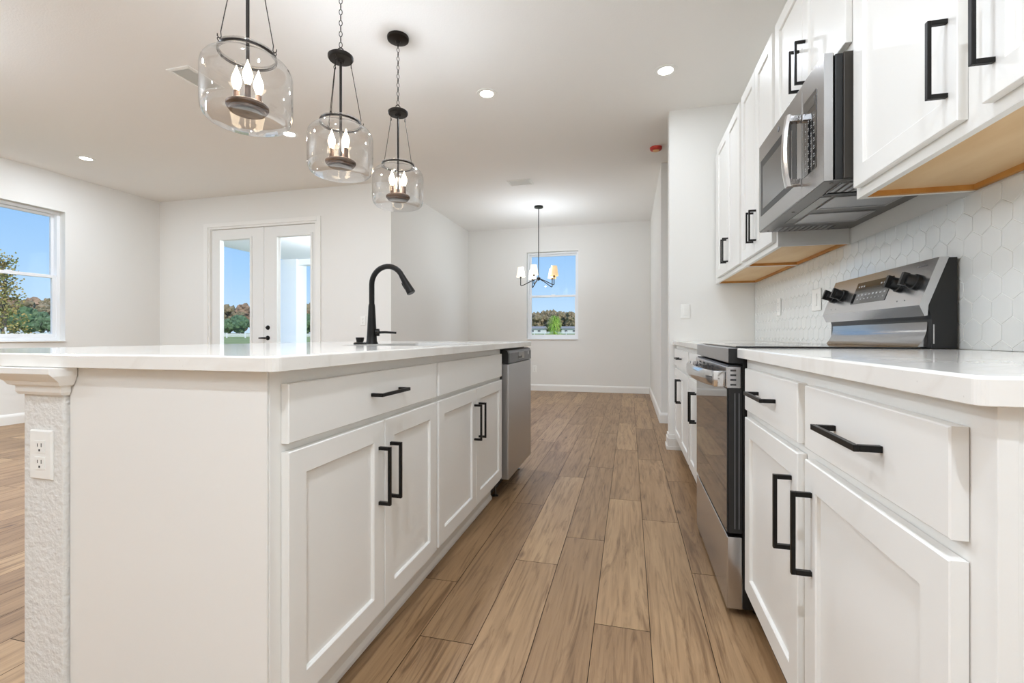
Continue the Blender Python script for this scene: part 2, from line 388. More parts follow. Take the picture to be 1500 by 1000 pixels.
# ------------------------------------------------------------------ windows and french door
def window(name, axis, p, out, a0, a1, label):
    """single hung window. axis 'X': wall plane x=p, runs along Y ; out = outward sign of the wall normal toward outside"""
    F = (lambda a, z, d: (p+out*d, a, z)) if axis == 'X' else (lambda a, z, d: (a, p+out*d, z))
    def bx(bm, A0, A1, Z0, Z1, D0, D1, bev=0):
        q0, q1 = F(A0, Z0, D0), F(A1, Z1, D1); box(bm, q0[0], q1[0], q0[1], q1[1], q0[2], q1[2], bev)
    root = sthing(name, F((a0+a1)/2, WZ0, .1), label)
    mid = WZ0 + (WZ1-WZ0)*.497
    def ring(nm, A0, A1, Z0, Z1, w_, D0, D1, m='vinyl', wb=None):
        bm = BM(); wb = wb or w_
        bx(bm, A0, A0+w_, Z0, Z1, D0, D1, .002); bx(bm, A1-w_, A1, Z0, Z1, D0, D1, .002)
        bx(bm, A0+w_, A1-w_, Z0, Z0+wb, D0, D1, .002); bx(bm, A0+w_, A1-w_, Z1-w_, Z1, D0, D1, .002)
        return obj(nm, bm, m, root)
    ring('window_frame', a0, a1, WZ0+.012, WZ1, .032, .085, .17)
    up = ring('upper_sash', a0+.032, a1-.032, mid-.012, WZ1-.032, .028, .135, .160)
    lo = ring('lower_sash', a0+.032, a1-.032, WZ0+.044, mid+.022, .036, .098, .130, wb=.045)
    bm = BM(); bx(bm, a0+.055, a1-.055, mid+.01, WZ1-.055, .146, .150); obj('pane', bm, 'pane', up)
    bm = BM(); bx(bm, a0+.066, a1-.066, WZ0+.085, mid-.012, .112, .116); obj('pane', bm, 'pane', lo)
    bm = BM(); bx(bm, (a0+a1)/2-.03, (a0+a1)/2+.03, mid+.022, mid+.032, .100, .125, .002); obj('sash_lock', bm, 'vinyl', root)
    bm = BM(); bx(bm, a0-.0, a1+.0, WZ0, WZ0+.012, -.022, .085, .003); obj('window_sill', bm, 'trim', root)
    return root
window('window_1', 'X', XL, -1, *WINL[0], 'white single-hung window in left wall')
for i, (a, b) in enumerate(WINL[1:]): window('window_%d' % (i+3), 'X', XL, -1, a, b, 'added unseen single-hung window further along left wall')  # windows added outside the view to let in more daylight
window('window_2', 'Y', YB, 1, *BW, 'white single-hung window in the far dining wall')

def french_doors():
    root = sthing('door_1', ((DX0+DX1)/2, YD, 0), 'pair of white full-glass french doors')
    bm = BM()   # jamb + casing
    box(bm, DX0, DX0+.03, YD-.003, YD+.15, 0, DZ1); box(bm, DX1-.03, DX1, YD-.003, YD+.15, 0, DZ1); box(bm, DX0+.03, DX1-.03, YD-.003, YD+.15, DZ1-.03, DZ1)
    obj('door_jamb', bm, 'trim', root)
    bm = BM()
    for x0, x1 in ((DX0-.065, DX0+.005), (DX1-.005, DX1+.055)): box(bm, x0, x1, YD-.017, YD-.0005, 0, DZ1+.05, .004)
    box(bm, DX0+.005, DX1-.005, YD-.017, YD-.0005, DZ1-.005, DZ1+.05, .004)
    obj('door_casing', bm, 'trim', root)
    mid = -4.717
    leaves = []
    for (x0, x1, g0, g1) in ((DX0+.032, mid-.006, -5.427, -4.930), (mid+.006, DX1-.032, -4.505, -3.990)):
        y0, y1 = YD+.030, YD+.074; z0, z1 = .012, DZ1-.034; gz0, gz1 = .26, 2.262
        bm = BM()
        box(bm, x0, g0, y0, y1, z0, z1); box(bm, g1, x1, y0, y1, z0, z1); box(bm, g0, g1, y0, y1, z0, gz0); box(bm, g0, g1, y0, y1, gz1, z1)
        lf = obj('door_leaf', bm, 'door', root); leaves.append(lf)
        bm = BM()
        for s in (-1, 1):
            yy = (y0-.012, y0) if s < 0 else (y1, y1+.012); w_ = .028
            box(bm, g0-w_, g0+.004, *yy, gz0-w_, gz1+w_, .003); box(bm, g1-.004, g1+w_, *yy, gz0-w_, gz1+w_, .003)
            box(bm, g0+.004, g1-.004, *yy, gz0-w_, gz0+.004, .003); box(bm, g0+.004, g1-.004, *yy, gz1-.004, gz1+w_, .003)
        obj('glazing_frame', bm, 'door', lf)
        bm = BM(); box(bm, g0, g1, (y0+y1)/2-.002, (y0+y1)/2+.002, gz0, gz1); obj('pane', bm, 'pane', lf)
    bm = BM(); box(bm, mid-.03, mid+.006, YD+.018, YD+.030, .012, DZ1-.034, .004); obj('astragal', bm, 'door', leaves[0])
    lf = leaves[1]; X = mid+.065; yf = YD+.030
    bm = BM(); lathe(bm, [(0,yf-.014),(.024,yf-.014),(.029,yf-.008),(.031,yf)], X, 1.062, 24, 'Y'); box(bm, X-.016, X+.016, yf-.028, yf-.013, 1.056, 1.068, .002); obj('deadbolt', bm, 'black', lf, True)
    bm = BM(); lathe(bm, [(0,yf-.010),(.028,yf-.010),(.031,yf-.006),(.031,yf)], X, .925, 24, 'Y'); lathe(bm, [(.010,yf),(.010,yf-.05)], X, .925, 12, 'Y')
    tube(bm, [(X, yf-.048, .925), (X-.045, yf-.05, .925), (X-.10, yf-.05, .923)], [.012,.010,.008], 10); obj('lever_handle', bm, 'black', lf, True)
    bm = BM(); lathe(bm, [(0,yf-.006),(.022,yf-.006),(.026,yf)], X, .83, 24, 'Y'); o = obj('handle_reflection_disc', bm, 'gray_plastic', lf, True)  # grey disc standing for the handle's reflection in the counter
french_doors()

# ------------------------------------------------------------------ cabinet pieces
def FX(X, sgn):      # front plane X, facing sgn along x ; (a=y, b=z, d=outwards)
    return lambda a, b, d: (X + sgn*d, a, b)
def shaker(name, parent, X, sgn, a0, a1, z0, z1, stile=.056, t=.019):
    bm = BM(); s = stile; e = .0016
    loft(bm, [(a0,a1,z0,z1,-t),(a0,a1,z0,z1,-e),(a0+e,a1-e,z0+e,z1-e,0),(a0+s,a1-s,z0+s,z1-s,0),(a0+s+.003,a1-s-.003,z0+s+.003,z1-s-.003,-.003),(a0+s+.004,a1-s-.004,z0+s+.004,z1-s-.004,-.009)], FX(X, sgn))
    return obj(name, bm, 'cab', parent)
def drawer_front(name, parent, X, sgn, a0, a1, z0, z1, t=.019):
    bm = BM(); e = .002
    loft(bm, [(a0,a1,z0,z1,-t),(a0,a1,z0,z1,-e),(a0+e,a1-e,z0+e,z1-e,0)], FX(X, sgn))
    return obj(name, bm, 'cab', parent)
def pull(parent, X, sgn, a, z, vertical=True, L=.17, so=.030, w_=.010):
    bm = BM(); f = FX(X, sgn); h = L/2
    def bx(A0, A1, Z0, Z1, D0, D1):
        q0, q1 = f(A0, Z0, D0), f(A1, Z1, D1); box(bm, q0[0], q1[0], q0[1], q1[1], q0[2], q1[2], .0008)
    k = w_/2; dd = (so, so+.008)
    if vertical:
        bx(a-k, a+k, z-h, z+h, *dd); bx(a-k, a+k, z-h, z-h+.010, .0002, so); bx(a-k, a+k, z+h-.010, z+h, .0002, so)
    else:
        bx(a-h, a+h, z-k, z+k, *dd); bx(a-h, a-h+.010, z-k, z+k, .0002, so); bx(a+h-.010, a+h, z-k, z+k, .0002, so)
    return obj('handle', bm, 'black', parent)
def carcass(parent, xf, xb, y0, y1, z0, z1, toe=None, mt='cab'):
    """xf face-frame plane, xb back. Box with a slightly proud face frame"""
    bm = BM(); s = 1 if xf > xb else -1
    box(bm, xf, xf - s*.019, y0, y1, z0, z1, .0008)
    box(bm, xf - s*.0192, xb, y0+.0015, y1-.0015, z0, z1)
    o = obj('body', bm, mt, parent)
    if toe is not None:
        bm = BM(); box(bm, xf - s*toe, xb, y0, y1, .001, z0-.0002); obj('toe_kick', bm, 'tkick', parent)
    return o

# island: faces +X
IF, ID = -.730, -.710     # face frame, door front
isl = thing('island_base_cabinet', ((-1.01), 1.24, 0), 'white island base cabinet with one wide drawer over two doors, nearest the end panel', 'cabinet')
carcass(isl, IF, -1.285, .818, 1.652, .115, .881, .068)
dr = drawer_front('drawer', isl, ID, 1, .850, 1.640, .722, .851); pull(dr, ID, 1, 1.262, .787, False)
d_ = shaker('door', isl, ID, 1, .850, 1.252, .140, .703); pull(d_, ID, 1, 1.222, .546)
d_ = shaker('door', isl, ID, 1, 1.256, 1.640, .140, .703); pull(d_, ID, 1, 1.288, .546)
bm = BM(); box(bm, IF-.002, -1.289, .812, .8175, .004, .881, .001); obj('end_panel', bm, 'cab', isl)
snk = thing('sink_base_cabinet', (-1.01, 2.13, 0), 'white island sink cabinet with a plain false front and two doors beside the dishwasher', 'cabinet')
bm = BM(); box(bm, IF, IF-.019, 1.653, 2.598, .115, .881, .0008)
for q in ((IF-.0192, -1.285, 1.6545, 1.672, .115, .881), (IF-.0192, -1.285, 2.579, 2.5965, .115, .881), (IF-.0192, -1.285, 1.672, 2.579, .115, .133), (-1.270, -1.285, 1.672, 2.579, .133, .881)): box(bm, *q)
obj('body', bm, 'cab', snk)
bm = BM(); box(bm, IF-.068, -1.285, 1.653, 2.598, .001, .1148); obj('toe_kick', bm, 'tkick', snk)
drawer_front('false_front', snk, ID, 1, 1.662, 2.570, .722, .851)
d_ = shaker('door', snk, ID, 1, 1.662, 2.113, .140, .703); pull(d_, ID, 1, 2.083, .546)
d_ = shaker('door', snk, ID, 1, 2.117, 2.570, .140, .703); pull(d_, ID, 1, 2.149, .546)
# shoe moulding along the island toe
bm = BM(); prism(bm, [(0,0),(.019,0),(.019,.012),(.012,.026),(.009,.10),(.003,.11),(0,.11)], lambda u, v, a: (IF-.0675+u, a, v+.001), .815, 2.598)
tag(obj('toe_moulding', bm, 'trim'), 'white moulding running along the foot of the island cabinets', 'moulding')
# far end panel
bm = BM(); box(bm, -.79, -1.289, 3.272, 3.290, .002, .8795, .001)
tag(obj('island_end_panel', bm, 'cab'), 'white panel at far end of the island past the dishwasher', 'panel')

# knee wall and its cap
bm = BM(); box(bm, -1.422, -1.292, .80, 3.29, 0, .881, .004); struct('wall_island', bm, 'stucco', 'textured knee wall behind the island cabinets')
def knee_cap():
    bm = BM()
    prof = [(.0, .815), (.006, .815), (.010, .822), (.010, .835), (.020, .840), (.024, .848), (.040, .862), (.046, .868), (.046, .8805), (0, .8805)]
    # swept around near end and both sides : three mitred runs
    xs0, xs1, yn, yf = -1.4225, -1.2915, .7995, 3.29
    A = [[], [], [], []]
    for u, z in prof:
        A[0].append(bm.verts.new((xs0-u, yf, z))); A[1].append(bm.verts.new((xs0-u, yn-u, z)))
        A[2].append(bm.verts.new((xs1+min(u,.03), yn-u, z))); A[3].append(bm.verts.new((xs1+min(u,.03), yn+.010, z)))
    n = len(prof)
    for r in range(3):
        for i in range(n-1): bm.faces.new((A[r][i], A[r][i+1], A[r+1][i+1], A[r+1][i]))
        bm.faces.new((A[r][n-1], A[r][0], A[r+1][0], A[r+1][n-1]))
    bm.faces.new(A[0]); bm.faces.new(A[3][::-1])
    struct('trim_1', bm, 'trim', 'stepped white moulding under the island counter')
knee_cap()
bm = BM(); 
for o_, z0, z1 in ((.016, .0005, .075), (.010, .075, .092)):
    box(bm, -1.422-o_, -1.422, .80-o_, 3.29, z0, z1); box(bm, -1.422, -1.2925+.004, .80-o_, .80, z0, z1)
struct('baseboard_island', bm, 'trim', 'baseboard around the island knee wall')

# island worktop with sink cut-out
CT0, CT1 = .8815, .9135
SNK = (-1.20, -.80, 1.74, 2.48)
def rounded_rect(x0, x1, y0, y1, r, seg=5):
    pts = []
    for cx, cy, a in ((x1-r, y0+r, -PI/2), (x1-r, y1-r, 0), (x0+r, y1-r, PI/2), (x0+r, y0+r, PI)):
        for k in range(seg+1): t = a + PI/2*k/seg; pts.append((cx+r*math.cos(t), cy+r*math.sin(t)))
    return pts
def countertop(name, x0, x1, y0, y1, r=.02, hole=None):
    bm = BM(); e = .004
    outer = rounded_rect(x0, x1, y0, y1, r); n = len(outer)
    def ring(ins, z):
        return [bm.verts.new((x, y, z)) for x, y in rounded_rect(x0+ins, x1-ins, y0+ins, y1-ins, max(r-ins, .002))]
    R = [ring(0.001, CT0), ring(0, CT0+.001), ring(0, CT1-e), ring(e*.3, CT1-e*.3), ring(e, CT1)]
    for a, b in zip(R, R[1:]):
        for i in range(n): bm.faces.new((a[i], a[(i+1) % n], b[(i+1) % n], b[i]))
    if not hole: bm.faces.new(R[-1]); bm.faces.new(R[0][::-1])
    else:
        hx0, hx1, hy0, hy1 = hole; hp = rounded_rect(hx0, hx1, hy0, hy1, .02)   # same point count and ordering as outer
        ht = [bm.verts.new((x, y, CT1)) for x, y in hp]; hb = [bm.verts.new((x, y, CT0)) for x, y in hp]
        for i in range(n):
            j = (i+1) % n
            bm.faces.new((R[-1][i], R[-1][j], ht[j], ht[i])); bm.faces.new((ht[i], ht[j], hb[j], hb[i])); bm.faces.new((hb[i], hb[j], R[0][j], R[0][i]))
    return obj(name, bm, 'quartz')
o = countertop('island_countertop', -1.97, -.688, .782, 3.298, .022, SNK)
tag(o, 'long white quartz worktop covering the island, with a sink cut into it', 'countertop')
def sink():
    bm = BM(); x0, x1, y0, y1 = SNK
    g = .003
    def rr(i, z): return [bm.verts.new((x, y, z)) for x, y in rounded_rect(x0-g+i, x1+g-i, y0-g+i, y1+g-i, .03, 5)]
    R = [rr(-.012, CT0-.0008), rr(0, CT0-.0008), rr(.004, CT0-.01), rr(.01, .70), rr(.03, .685)]
    for a, b in zip(R, R[1:]):
        n = len(a)
        for i in range(n): bm.faces.new((a[i], a[(i+1) % n], b[(i+1) % n], b[i]))
    bm.faces.new(R[-1])
    t = thing('kitchen_sink', ((x0+x1)/2, (y0+y1)/2, .685), 'undermount sink basin set into the island worktop', 'sink')
    obj('basin', bm, 'sinkm', t)
    bm = BM(); lathe(bm, [(0,.687),(.03,.687),(.043,.690),(.045,.686)], (x0+x1)/2, (y0+y1)/2, 24); obj('drain', bm, 'chrome', t, True)
sink()

# faucet
def faucet():
    fx, fy, z = -1.262, 2.10, CT1
    t = thing('kitchen_faucet', (fx, fy, z), 'matte black gooseneck kitchen faucet standing on the island worktop', 'faucet')
    bm = BM(); lathe(bm, [(0,z+.0003),(.031,z+.0003),(.031,z+.004),(.0265,z+.012),(.0235,z+.05),(.0165,z+.19),(.0150,z+.200),(.0150,z+.201),(0,z+.201)], fx, fy, 28); obj('body', bm, 'black', t, True)
    bm = BM(); R = .088; zc = z+.30; pts = [(fx, fy, z+.201), (fx, fy, z+.25), (fx, fy, zc)]
    for k in range(1, 15):
        a = PI - k*(PI*.86)/14; pts.append((fx + R + R*math.cos(a), fy, zc + R*math.sin(a)))
    tube(bm, pts, .0135, 16); obj('spout', bm, 'black', t, True)
    p = Vector(pts[-1]); d = (Vector(pts[-1])-Vector(pts[-2])).normalized()
    bm = BM(); tube(bm, [p-d*.002, p+d*.02, p+d*.085, p+d*.098, p+d*.100], [.0140,.0150,.0205,.0215,.019], 18); sh = obj('spray_head', bm, 'black', t, True)
    bm = BM(); q = p+d*.035 + Vector((-.0175,0,-.004)); tube(bm, [q, q+d*.012, q+d*.032, q+d*.04], [.004,.006,.005,.003], 10); obj('spray_button', bm, 'black', sh, True)
    bm = BM(); zz = z+.058; tube(bm, [(fx+.018, fy+.004, zz), (fx+.036, fy+.012, zz)], [.0185,.0185], 20); h_ = obj('handle_hub', bm, 'black', t, True)
    bm = BM(); tube(bm, [(fx+.034, fy+.012, zz), (fx+.060, fy+.024, zz+.001), (fx+.112, fy+.046, zz-.002)], [.0065,.006,.0055], 12); obj('lever', bm, 'black', h_, True)
    t2 = thing('air_switch', (fx-.002, fy-.118, z), 'low black round disposal button beside the faucet base', 'switch')
    cx, cy = fx-.004, fy-.100
    t2.location = (cx, cy, z)
    bm = BM(); lathe(bm, [(0,z+.0003),(.030,z+.0003),(.030,z+.006),(.026,z+.009),(0,z+.009)], cx, cy, 28); obj('base_disc', bm, 'black', t2, True)
    bm = BM(); lathe(bm, [(.0,z+.0095),(.016,z+.0095),(.020,z+.030),(.019,z+.033),(0,z+.033)], cx, cy, 24); obj('push_button', bm, 'black', t2, True)
faucet()

# dishwasher
def dishwasher():
    y0, y1 = 2.618, 3.262; Xd = -.684
    t = thing('dishwasher', (-1.0, 2.94, 0), 'stainless steel dishwasher at the far end of the island', 'dishwasher')
    bm = BM(); box(bm, -.735, -1.27, y0, y1, .115, .876); obj('tub', bm, 'blk_plastic', t)
    bm = BM(); box(bm, -.734, Xd, y0+.006, y1-.006, .110, .788, .006); obj('door_panel', bm, 'steel_v', t)
    bm = BM()   # control fascia, slightly rounded top
    prism(bm, [(-.734,.792),(Xd,.792),(Xd,.850),(Xd-.008,.866),(Xd-.022,.872),(-.734,.872)], lambda u, v, a: (u, a, v), y0+.030, y1-.006); cf = obj('control_fascia', bm, 'gray_plastic', t)
    bm = BM(); prism(bm, [(-.734,.792),(Xd-.001,.792),(Xd-.001,.849),(Xd-.009,.865),(Xd-.022,.871),(-.734,.871)], lambda u, v, a: (u, a, v), y0+.006, y0+.0295); obj('fascia_end_cap', bm, 'blk_plastic', t)
    bm = BM(); box(bm, Xd-.004, Xd+.0012, 2.865, 3.045, .808, .852, .001); obj('display', bm, 'glass_blk', cf)
    bm = BM(); box(bm, Xd-.001, Xd+.0022, 2.875, 2.965, .812, .828, .001); obj('handle_pocket', bm, 'blk_plastic', cf)
    bm = BM(); lathe(bm, [(0,Xd+.0016),(.012,Xd+.0016),(.012,Xd-.001)], 3.165, .838, 20, 'X'); obj('start_button', bm, 'key', cf)
    bm = BM(); box(bm, Xd-.001, Xd+.0006, 2.70, 2.712, .832, .848); obj('brand_mark', bm, 'keygray', cf)
    bm = BM(); box(bm, -.80, -1.25, y0+.01, y1-.01, .012, .110); obj('toe_panel', bm, 'blk_plastic', t)
    for yy in (y0+.04, y1-.03):
        bm = BM(); lathe(bm, [(0,.001),(.018,.001),(.018,.006),(.006,.010),(.006,.1145),(0,.1145)], -.775, yy, 16); obj('leveling_foot', bm, 'dark_steel', t, True)
dishwasher()

# right run : faces -X
RF, RD = .380, .360
def base_cab(name, y0, y1, seam, yd0, yd1, label, drawers, dp):
    t = thing(name, ((RF+XR)/2, (y0+y1)/2, 0), label, 'cabinet')
    carcass(t, RF, XR-.003, y0, y1, .115, .881, .072)
    for a0, a1 in drawers:
        q = drawer_front('drawer', t, RD, -1, a0, a1, .718, .850); pull(q, RD, -1, (a0+a1)/2 + dp, .788, False)
    for a0, a1, ha in seam:
        q = shaker('door', t, RD, -1, a0, a1, .138, .694); pull(q, RD, -1, ha, .550)
    return t
rc = base_cab('base_cabinet', .606, 1.690, [(1.150, 1.632, 1.190), (.647, 1.106, 1.068)], 0, 0,
         'white base cabinet with two drawers over two doors, on the near side of the range', [(1.150, 1.632), (.647, 1.106)], 0)
bm = BM(); box(bm, RF+.05, XR-.003, .600, .6055, .004, .881, .001); obj('end_panel', bm, 'cab', rc)
base_cab('base_cabinet', 3.102, 4.088, [(3.572, 4.030, 3.602), (3.125, 3.568, 3.538)], 0, 0,
         'white base cabinet against the pantry wall stub', [(3.125, 4.030)], 0)
base_cab('base_cabinet', 2.462, 3.100, [(2.782, 3.078, 2.812), (2.484, 2.778, 2.748)], 0, 0,
         'white base cabinet hidden partly by the far side of the range', [(2.484, 3.078)], 0)
o = countertop('countertop', .350, XR-.002, .585, 1.700, .010); tag(o, 'white quartz worktop on the near side of the range', 'countertop')
o = countertop('countertop', .350, XR-.002, 2.455, YP-.002, .006); tag(o, 'white quartz worktop between range and pantry wall stub', 'countertop')

# backsplash of hexagonal tiles
def backsplash():
    bm = BM(); w_ = .074; pitch = w_*.866; R = w_/math.sqrt(3); gp = .0013
    zr = [(.9145, 1.3735)]; y0, y1 = .586, YP-.004
    row = 0; z = .90
    while z < 1.46:
        y = y0 - w_ + (w_/2 if row % 2 else 0)
        while y < y1 + w_:
            rings = []
            for r_, x in ((R-gp, XR-.0015), (R-gp, XR-.0046), (R-gp-.0013, XR-.0055)):
                rings.append([bm.verts.new((x, y + r_*math.sin(k*PI/3), z + r_*math.cos(k*PI/3))) for k in range(6)])
            for a, b in zip(rings, rings[1:]):
                for k in range(6): bm.faces.new((a[k], a[(k+1) % 6], b[(k+1) % 6], b[k]))
            bm.faces.new(rings[-1])
            y += w_
        z += pitch; row += 1
    for co, no in (((0,y0,0),(0,-1,0)), ((0,y1,0),(0,1,0)), ((0,0,.9145),(0,0,-1)), ((0,0,1.3735),(0,0,1))):
        bmesh.ops.bisect_plane(bm, geom=bm.verts[:]+bm.edges[:]+bm.faces[:], plane_co=co, plane_no=no, clear_outer=True)
    bmesh.ops.recalc_face_normals(bm, faces=bm.faces)
    t = sthing('trim_2', (XR, 2.3, .9145), 'backsplash of glossy white hexagonal tiles')
    obj('tiles', bm, 'tile', t)
    bm = BM(); box(bm, XR-.0035, XR-.0002, y0, y1, .9145, 1.3735); obj('grout', bm, 'grout', t)
backsplash()

# ------------------------------------------------------------------ upper cabinets
UF, UD = .685, .665
def upper(y0, y1, z0, z1, doors, label, hl=True, under=True, hz=None):
    t = thing('wall_cabinet', ((UF+XR)/2, (y0+y1)/2, z0), label, 'cabinet')
    bm = BM(); box(bm, UF, UF+.019, y0, y1, z0, z1, .0008); obj('face_frame', bm, 'cab', t)
    bm = BM(); box(bm, UF+.0192, XR-.002, y0+.001, y1-.001, z0+.018, z1); obj('body', bm, 'cab', t)
    if under:
        bm = BM(); box(bm, UF+.0195, XR-.014, y0+.013, y1-.013, z0+.0165, z0+.0178); obj('underside', bm, 'ply', t)
        bm = BM()
        box(bm, UF+.0195, XR-.002, y0+.0135, y0+.0265, z0+.002, z0+.0164); box(bm, UF+.0195, XR-.002, y1-.0265, y1-.0135, z0+.002, z0+.0164)
        box(bm, XR-.015, XR-.002, y0+.0266, y1-.0266, z0+.002, z0+.0164); obj('bottom_rails', bm, 'ply_rail', t)
        for ya in (y0+.001, y1-.013): bm = BM(); box(bm, UF+.0195, XR-.002, ya, ya+.012, z0+.001, z0+.0178); obj('side_skin', bm, 'cab', t)
    for a0, a1, ha in doors:
        q = shaker('door', t, UD, -1, a0, a1, z0+.028, z1-.012, stile=.058); 
        pull(q, UD, -1, ha, hz if hz else 1.553)
    return t
UZ0, UZ1 = 1.378, 2.425
upper(3.135, 4.092, UZ0, UZ1, [(3.535, 3.925, 3.563), (3.160, 3.531, 3.503)], 'tall white wall cabinet beside the pantry wall stub')
upper(2.452, 3.133, UZ0, UZ1, [(2.795, 3.108, 2.823), (2.476, 2.791, 2.763)], 'tall white wall cabinet on the far side of the microwave')
upper(.606, 1.662, UZ0, UZ1, [(1.171, 1.636, 1.203), (.640, 1.101, 1.069)], 'large white wall cabinet on the near side of the microwave')
upper(1.664, 2.450, 1.858, UZ1, [(2.072, 2.425, 2.104), (1.690, 2.068, 2.036)], 'short white wall cabinet directly above the microwave', under=False, hz=2.022)

# ------------------------------------------------------------------ microwave
def microwave():
    y0, y1, z0, z1 = 1.672, 2.440, 1.447, 1.852; Xf = .600
    t = thing('microwave', (.79, 2.05, z0), 'stainless over-the-range microwave hung under the short wall cabinet', 'microwave')
    bm = BM(); box(bm, .655, XR-.002, y0+.004, y1-.004, z0+.004, z1, .003); bd = obj('body', bm, 'mwside', t)
    bm = BM()
    box(bm, .70, .95, y0+.0015, y0+.0038, z0+.10, z0+.105); box(bm, .70, .95, y0+.0015, y0+.0038, z0+.30, z0+.305)
    for (a, b, c_, d) in ((.76,.775,.02,.24),(.76,.775,.29,.38)): box(bm, a, b, y0+.0015, y0+.0038, z0+c_, z0+d, .0005)
    obj('side_ribs', bm, 'mwside', t)
    bm = BM(); box(bm, .632, .654, y0+.0045, y1-.0045, z0+.002, z1-.004, .002); obj('front_collar', bm, 'blk_plastic', t)
    ys = 1.866
    # door slab with window opening, rounded near edges
    def fr(bm, a0, a1, b0, b1, A0, A1, Z0, Z1, x0, x1):
        box(bm, x0, x1, A0, a0, Z0, Z1, .003); box(bm, x0, x1, a1, A1, Z0, Z1, .003); box(bm, x0, x1, a0, a1, Z0, b0); box(bm, x0, x1, a0, a1, b1, Z1)
    bm = BM(); box(bm, Xf, .631, ys+.001, y1, z0, z1, .004); dr = obj('door', bm, 'steel_m', t)
    bm = BM(); box(bm, Xf-.0012, Xf+.002, 1.925, 2.405, 1.515, 1.772, .0008); wn = obj('door_window', bm, 'blk_plastic', dr)
    bm = BM(); box(bm, Xf-.0022, Xf+.001, 1.965, 2.365, 1.540, 1.735, .0005); obj('viewing_screen', bm, 'mwglass', wn)
    bm = BM(); prism(bm, [(0,0),(.031,0),(.031,.190),(.006,.190),(.0,.182)], lambda u, v, a: (.631-u if u else .631, ys-.001-v, a), z0, z1)
    cp = obj('control_panel', bm, 'steel_m', t)
    bm = BM(); box(bm, Xf-.0015, Xf+.002, 1.735, 1.852, 1.513, 1.774, .0008); kp = obj('keypad', bm, 'glass_blk', cp)
    bm = BM(); box(bm, Xf-.0022, Xf-.0012, 1.750, 1.838, 1.728, 1.756); obj('display', bm, 'mwglass', kp)
    bm = BM()
    for r in range(7):
        for k in range(4):
            yy = 1.748 + k*.025; zz = 1.530 + r*.026
            box(bm, Xf-.0020, Xf-.0012, yy, yy+.012, zz, zz+.0016); box(bm, Xf-.0020, Xf-.0012, yy+.003, yy+.008, zz+.006, zz+.010)
    obj('key_marks', bm, 'key', kp)
    bm = BM(); lathe(bm, [(0,Xf-.0012),(.011,Xf-.0012),(.011,Xf+.001)], 2.14, 1.812, 20, 'X'); obj('badge', bm, 'keygray', dr)
    # vertical bar handle with bowed face
    hy = 1.888
    bm = BM(); pts = []
    for k in range(13):
        s = -1 + 2*k/12; pts.append((Xf-.040-.014*(1-s*s), hy, 1.625 + .130*s))
    prev = None
    for x, y, z in pts:
        vs = [bm.verts.new((x+dx, y+dy, z)) for dx, dy in ((-.005,-.014),(-.008,0),(-.005,.014),(.006,.016),(.006,-.016))]
        if prev:
            for i in range(5): bm.faces.new((prev[i], prev[(i+1) % 5], vs[(i+1) % 5], vs[i]))
        else: bm.faces.new(vs)
        prev = vs
    bm.faces.new(prev[::-1])
    for zz in (1.497, 1.728): box(bm, Xf-.040, Xf-.0002, hy-.013, hy+.013, zz, zz+.025, .003)
    hd = obj('handle', bm, 'chrome', dr)
    bm = BM(); box(bm, Xf-.0335, Xf-.0325, hy-.012, hy+.012, 1.524, 1.727); obj('handle_liner', bm, 'blk_plastic', hd)
    # underside
    zb = z0+.004
    bm = BM(); box(bm, .602, XR-.004, y0+.006, y1-.006, zb-.006, zb-.0002, .0015); un = obj('bottom_plate', bm, 'dark_steel', t)
    zb -= .006
    for a0, a1 in ((1.70, 1.80), (2.33, 2.42)):
        bm = BM(); n_ = 10
        for k in range(n_): box(bm, .66 + k*.022, .672 + k*.022, a0, a1, zb-.003, zb+.001)
        box(bm, .652, .655, a0-.004, a1+.004, zb-.004, zb+.001); box(bm, .885, .888, a0-.004, a1+.004, zb-.004, zb+.001)
        obj('vent_grille', bm, 'steel_v', t)
    for a0, a1 in ((1.86, 2.03), (2.10, 2.27)):
        bm = BM(); loft(bm, [(.70,.93,a0,a1,0),(.70,.93,a0,a1,.004),(.706,.924,a0+.006,a1-.006,.004),(.706,.924,a0+.006,a1-.006,.001)], lambda a, b, d: (a, b, zb-d)); obj('grease_filter', bm, 'steel_v', t)
    bm = BM(); box(bm, .655, .690, 1.86, 2.25, zb-.002, zb+.001, .0008); obj('lamp_cover', bm, 'mwglass', t)
    bm = BM(); box(bm, .655, .93, 1.815, 1.838, zb-.0035, zb+.001, .0008); obj('vent_slot', bm, 'blk_plastic', t)
    for x, y in ((.63,1.70),(.63,2.06),(.63,2.40),(.95,1.70),(.95,2.40)):
        bm = BM(); lathe(bm, [(0,zb-.003),(.005,zb-.003),(.006,zb+.0005)], x, y, 12); obj('screw', bm, 'dark_steel', t)
microwave()

